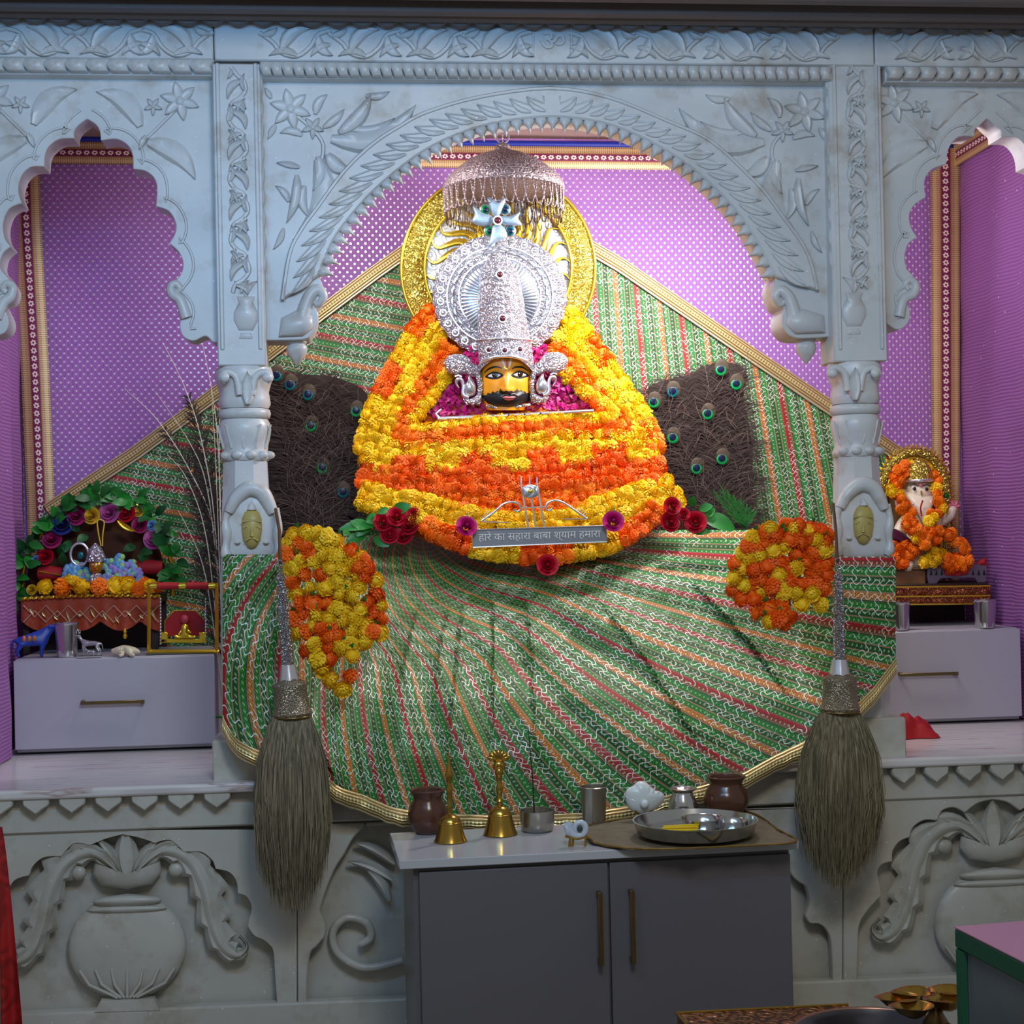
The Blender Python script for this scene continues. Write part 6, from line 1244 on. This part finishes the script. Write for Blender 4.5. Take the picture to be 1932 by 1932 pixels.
for i in range(7):
    a = (i-3)*.42; q = p+V((17*k*sin(a), 3*k, (140+15*cos(a))*k)); MB().lathe([(4*k, -16*k), (5.5*k, -6*k), (5*k, 2*k), (0, 7*k)], q, 10, ax=V((sin(a), -.1, cos(a)))).obj('hood_scale', BRASS, t, 60)
MB().tube([p+V((22*k*cos(a), 22*k*sin(a), 38*k)) for a in [2*pi*i/28 for i in range(29)]], 1.6*k, 6).obj('shoulder_ring', BRASS, t, 60)
bowl = lambda r, h: [(0, 1), (r*.8, 0), (r*.92, 4), (r*.97, h*.5), (r, h), (r*1.03, h+1.5), (r*.97, h+1), (r*.92, h*.4), (r*.8, 4), (0, 4)]
t, p, k = lat('steel_bowl', 'small steel bowl holding a thin dark stick, right of the large bell', 'bowl', 1014, 1568, bowl(33, 38), STEELB)
st = thing('incense_stick', 'thin dark stick with green bristles standing in the steel bowl', 'stick', p+V((0, 0, .005))); MB().tube([p+V((-4*k, 4*k, 5*k)), p+V((-6*k, 6*k, 90*k)), p+V((-12*k, 8*k, 190*k))], [1.6*k, 1.4*k, .8*k], 5).obj('stick', DKB, st, 60)
m = MB(); r = random.Random(3)
for i in range(70): q = p+V((-6*k+r.uniform(-2, 2)*k, 5*k, r.uniform(40, 110)*k)); m.leaf3(q, q+V((r.uniform(-8, 8)*k, r.uniform(-5, 3)*k, 8*k)), .6*k, (0, -1, 0), 0, 0, 1)
stuff(m.obj('bristles', LEAFD, st, 60))
for x, y0, y1, x2, lab in ((850, 1430, 1270, 858, 'dark peacock quill rising behind the small brass bell'), (938, 1420, 1150, 930, 'dark peacock quill rising behind the large brass bell')) if 0 else ():
    pass
t, p, k = lat('steel_tumbler', 'dull steel tumbler on the counter beside the white scallop shell', 'cup', 1121, 1553, [(0, 1), (21, 1), (22, 4), (24.5, 66), (26, 68), (24.5, 69), (23.5, 60), (20, 5), (0, 5)], STEELB)
t, p, k = lat('steel_water_pot', 'small steel water pot with flared rim behind the round tray', 'pot', 1289, 1543, [(0, 0), (20, 0), (26, 8), (28, 20), (25, 34), (20, 44), (19, 48), (25, 53), (27, 55), (25, 56), (18, 50), (0, 44)], STEEL)
SHELL = simple('pale_shell', '#d4dcda', .3, 0, .08, 30); 
p = at(1214, 1550); k = S(1214, 1550, p.y); t = thing('scallop_shell', 'white scallop shell standing on a brass stand behind the tray', 'shell', p)
sh = [(1179, 1500), (1184, 1488), (1195, 1482), (1204, 1474), (1217, 1475), (1226, 1482), (1236, 1491), (1247, 1494), (1254, 1503), (1250, 1514), (1240, 1525), (1226, 1533), (1212, 1537), (1196, 1532), (1184, 1521)]
o = MB().pillow(crom(sh, 3, True), p.y, .022, (1, .92, .75, .5, .25), .01).obj('shell', SHELL, t, 60)
m = MB()
for i in range(9): a = pi*(.05+.9*i/8); m.pxtube([(1214, 1520), (1214+20*cos(a+pi), 1512-14*sin(a)), (1214+34*cos(a+pi), 1506-26*sin(a))], lambda x, y: p.y-.021*sqrt(max(0, 1-((x-1216)/38)**2-((y-1506)/32)**2))+.001, .0022, 5)
m.obj('shell_ribs', SHELL, o, 60); MB().ell(P(1209, 1483, p.y-.006), (.005, .003, .005), 8, 6).obj('orange_spot', simple('orange_spot', '#d88a30', .5), o, 60)
MB().ell(P(1216, 1517, p.y-.024), (.012, .01, .012), 12, 8).obj('shell_knob', SHELL, o, 60)
for s in (-1, 1): MB().tube([P(1214+s*8, 1550, p.y), P(1214+s*6, 1538, p.y), P(1214+s*16, 1530, p.y-.01)], .003, 6).obj('stand_leg', BRASS, t, 60)
p = at(1088, 1597); k = S(1088, 1597, p.y); t = thing('snail_shell', 'small bluish white conch shell on brass legs at the counter front', 'shell', p); SH2 = simple('bluish_shell', '#bcc8d4', .25, 0, .06, 30)
sp = []; rr2 = []
for i in range(60):
    a = i/59*4.6*pi; R = 19*math.exp(-.13*a)*k; sp.append(P(1092, 1561, p.y)+V((R*cos(a+2.6), -.012*(1-math.exp(-.12*a)), R*sin(a+2.6)))); rr2.append(R*.52+.0006)
MB().tube(sp, rr2, 14).obj('spiral', SH2, t, 60); MB().pillow(crom([(1063, 1554), (1072, 1556), (1080, 1566), (1078, 1580), (1068, 1576)], 3, True), p.y, .014).obj('shell_lip', SH2, t, 60)
MB().ell(P(1094, 1563, p.y-.016), (.0075, .004, .009), 10, 6).obj('opening', simple('shell_opening', '#33443c', .6), t, 60)
for x in (1074, 1080, 1104): MB().tube([P(x, 1598, p.y), P(x+2, 1580, p.y)], .0032, 6).obj('stand_leg', BRASS, t, 60)
MB().tube([P(1066, 1578, p.y-.006), P(1090, 1583, p.y-.012), P(1110, 1578, p.y-.006)], .003, 6).obj('stand_ring', BRASS, t, 60)
# tray and its cloth
GC = simple('grey_gold_cloth', '#6f6450', .6, .1, .45, 26, .3)
tc = thing('tray_cloth', 'crumpled grey and gold cloth spread under the round steel tray', 'cloth', at(1310, 1590))
ed = [(1105, 1560), (1118, 1590), (1180, 1602), (1260, 1604), (1400, 1598), (1504, 1590), (1470, 1566), (1412, 1532), (1300, 1532), (1180, 1545)]
ec = crom(ed, 4, True); cen = (1310, 1566)
def ftc(u, v):
    i = u*(len(ec)); j = int(i) % len(ec); f_ = i-int(i); q = ec[(j+1) % len(ec)]; x, y = lerp(ec[j][0], q[0], f_), lerp(ec[j][1], q[1], f_)
    x, y = lerp(cen[0], x, v), lerp(cen[1], y, v); n = noise.noise(V((x*.03, y*.06, 1))); z = CZ+.003+(.010*max(0, n)+.005*abs(noise.noise(V((x*.1, y*.15, 3)))))*sst(.72, 1, v)
    return ZT(x, y, z), (u, v)
grid(60, 10, ftc).obj('cloth_sheet', GC, tc, 60)
c2 = [ftc(i/80, .985)[0]+V((0, 0, .002)) for i in range(81)]; MB().tube(c2, .0028, 5).obj('gold_hem', simple('gold_thread', '#8a6c34', .45, .5), tc, 60)
p = ZT(1312, 1572, CZ+.012); k = S(1312, 1572, p.y); t = thing('steel_tray', 'large round steel tray with yellow incense packets on the grey cloth', 'tray', p)
MB().lathe([(0, 0), (104*k, 0), (110*k, 3*k), (116*k, 24*k), (118*k, 26*k), (115*k, 26*k), (108*k, 5*k), (0, 3*k)], p, 56).obj('dish', STEEL, t, 50)
for x, yy, r in ((26, 48, 42), (74, 10, 30)):
    c = p+V((x*k, yy*k, 3*k)); MB().lathe([(0, 0), (r*.9*k, 0), (r*k, 16*k), (r*1.03*k, 17*k), (r*.95*k, 15*k), (r*.85*k, 2*k), (0, 2*k)], c, 32).obj('small_dish', STEEL, t, 50)
YP_ = simple('yellow_packet', '#d8b800', .4, 0, .06)
for i, wh in enumerate(('nearest', 'second nearest', 'second farthest', 'farthest')):
    t2 = thing('incense_packet', 'flat yellow incense packet in the steel tray, '+wh+' of the four', 'packet', p+V((-.03, 0, .006)), 'yellow incense packets in the tray'); MB().box(p+V((-.045+.004*i, -.022+i*.012, .014+.004*(i % 2))), (.092, .011, .004), .04*i-.06).obj('packet', YP_, t2, 30, .001)
# foreground right
TZ = .75; A, B, C_ = floorpt(1800, 1748, TZ), floorpt(2010, 1731, TZ), floorpt(2150, 1925, TZ); D_ = B+(C_-A)
PKT = simple('pink_table_top', '#b88aa8', .3, 0, .08, 5); GRN = simple('green_table_edge', '#12503a', .4, 0, .12)
t = thing('green_edged_table', 'table corner with pink top and dark green edge in the right foreground', 'table', (A.x, A.y, 0)); dn = V((0, 0, -.034))
MB().prism([A, B, D_, C_], (0, 0, -.002)).obj('table_top', PKT, t, 0)
q = lambda p_, z: V((p_.x, p_.y, z)); ins = (D_-A).normalized()*.02
MB().prism([q(A, TZ-.002), q(B, TZ-.002), q(D_, TZ-.002), q(C_, TZ-.002)], (0, 0, -.034)).obj('edge_band', GRN, t, 30, .003)
GLS = simple('grey_glazed_panel', '#5c666c', .15, 0, .1, 4)
for a, b in ((A, B), (A, C_)):
    a2, b2 = a+ins, b+ins; MB().prism([q(a2, TZ-.036), q(b2, TZ-.036), q(b2, .02), q(a2, .02)], ins*.3).obj('side_panel', GLS, t, 0)
MB().tube([q(A+ins, TZ-.036), q(A+ins, 0)], .014, 8).obj('leg', GRN, t, 40); MB().tube([q(C_+ins, TZ-.036), q(C_+ins, 0)], .014, 8).obj('leg', GRN, t, 40)
# low stool, round vessel and brass lamps
SZ = .42; a, b, c = floorpt(1277, 1912, SZ), floorpt(1600, 1896, SZ), floorpt(1345, 1990, SZ); d = b+(c-a); CPT = m_emboss('copper_sheet', '#9c6a44', '#4a3a34', .3, 26, .5, .7)
t = thing('copper_low_table', 'low table clad in patterned copper sheet in front of the cabinet', 'table', (a.x, a.y, 0))
MB().prism([a, b, d, c], (0, 0, -.03)).obj('table_top', CPT, t, 30, .002); MB().tube([a, b], .004, 6).obj('copper_edge', BRASS, t); MB().tube([a, c], .004, 6).obj('copper_edge', BRASS, t)
for p in (a, b, c, d): pp = p+(a+d-p-p)*.06; MB().box((pp.x, pp.y, (SZ-.03)/2), (.03, .03, SZ-.03)).obj('leg', DKB, t, 0)
VZ = SZ+.10; p = floorpt(1652, 1950, VZ); k = S(1652, 1950, p.y); t = thing('steel_basin', 'wide dark steel basin with copper rim in the right foreground', 'basin', (p.x, p.y, SZ))
DST = simple('dark_steel', '#5c5c66', .2, .8, .08); zz = SZ-p.z
pf = [(0, zz+.001), (90*k, zz+.001), (130*k, zz+.03), (150*k, -.01), (155*k, 0), (150*k, .002), (142*k, -.012), (122*k, zz+.034), (0, zz+.012)]
MB().lathe(pf, p, 48).obj('bowl_body', DST, t, 50); MB().tube([p+V((154*k*cos(a_), 154*k*sin(a_), 0)) for a_ in [2*pi*i/48 for i in range(49)]], 5*k, 8).obj('rim', simple('copper_rim', '#a07868', .3, .8), t, 60)
lm = thing('brass_lamp_stand', 'five-cup brass oil lamp hanging over the dark steel basin', 'lamp', p+V((80*k, 20*k, 0)))
for x, y, an in ((1726, 1896, 1.0), (1700, 1880, .9), (1732, 1869, .6), (1790, 1882, -.4), (1795, 1866, .3)):
    c = floorpt(x, y, VZ+.05); kk = S(x, y, c.y); m = MB()
    f_ = lambda q, z: 1+.45*max(0, cos(q-pi))**10
    m.lathe([(0, -24*kk), (8*kk, -24*kk), (20*kk, -16*kk), (30*kk, -3*kk), (36*kk, 0), (30*kk, -1*kk), (18*kk, -13*kk), (0, -18*kk)], c, 32, mod=f_); m.obj('oil_cup', BRASS, lm, 60)
c0 = floorpt(1765, 1880, VZ+.05); MB().lathe([(20*k, zz-.02+.05), (26*k, -.05), (14*k, -.03), (12*k, -.012), (0, -.006)], c0, 18).obj('stem', BRONZE, lm, 60)
for x, y in ((1726, 1896), (1700, 1880), (1732, 1869), (1790, 1882), (1795, 1866)): e = floorpt(x, y, VZ+.05); MB().tube([c0+V((0, 0, -.012)), e+V((0, 0, -.014))], .006, 6).obj('arm', BRASS, lm, 60)
# red cloth and pole at left foreground
t = thing('red_drape', 'red patterned cloth hanging at the lower left edge in front of the plinth', 'drape', floorpt(10, 1925, .02)*1.0)
RDR = m_emboss('red_gold_print', '#b01818', '#8a1010', .6, 14, .15, 0)
def frd(u, v):
    y = lerp(1560, 2080, v); w_ = 4+50*v**.8; x = -60+(60+w_)*u; return P(x, y, -.45+.02*sin(u*14+v*3)*v), (u, v)
grid(24, 24, frd).obj('cloth_sheet', RDR, t, 60)
tp = thing('grey_pole', 'slim grey upright pole at the left edge beside the red cloth', 'pole', V((P(-8, 1600, -.5).x, -.5, 0))); c = P(-8, 1700, -.5); MB().tube([(c.x-.004, -.5, 0), (c.x-.004, -.5, 1.0)], .012, 12).obj('tube', STEELB, tp, 60)
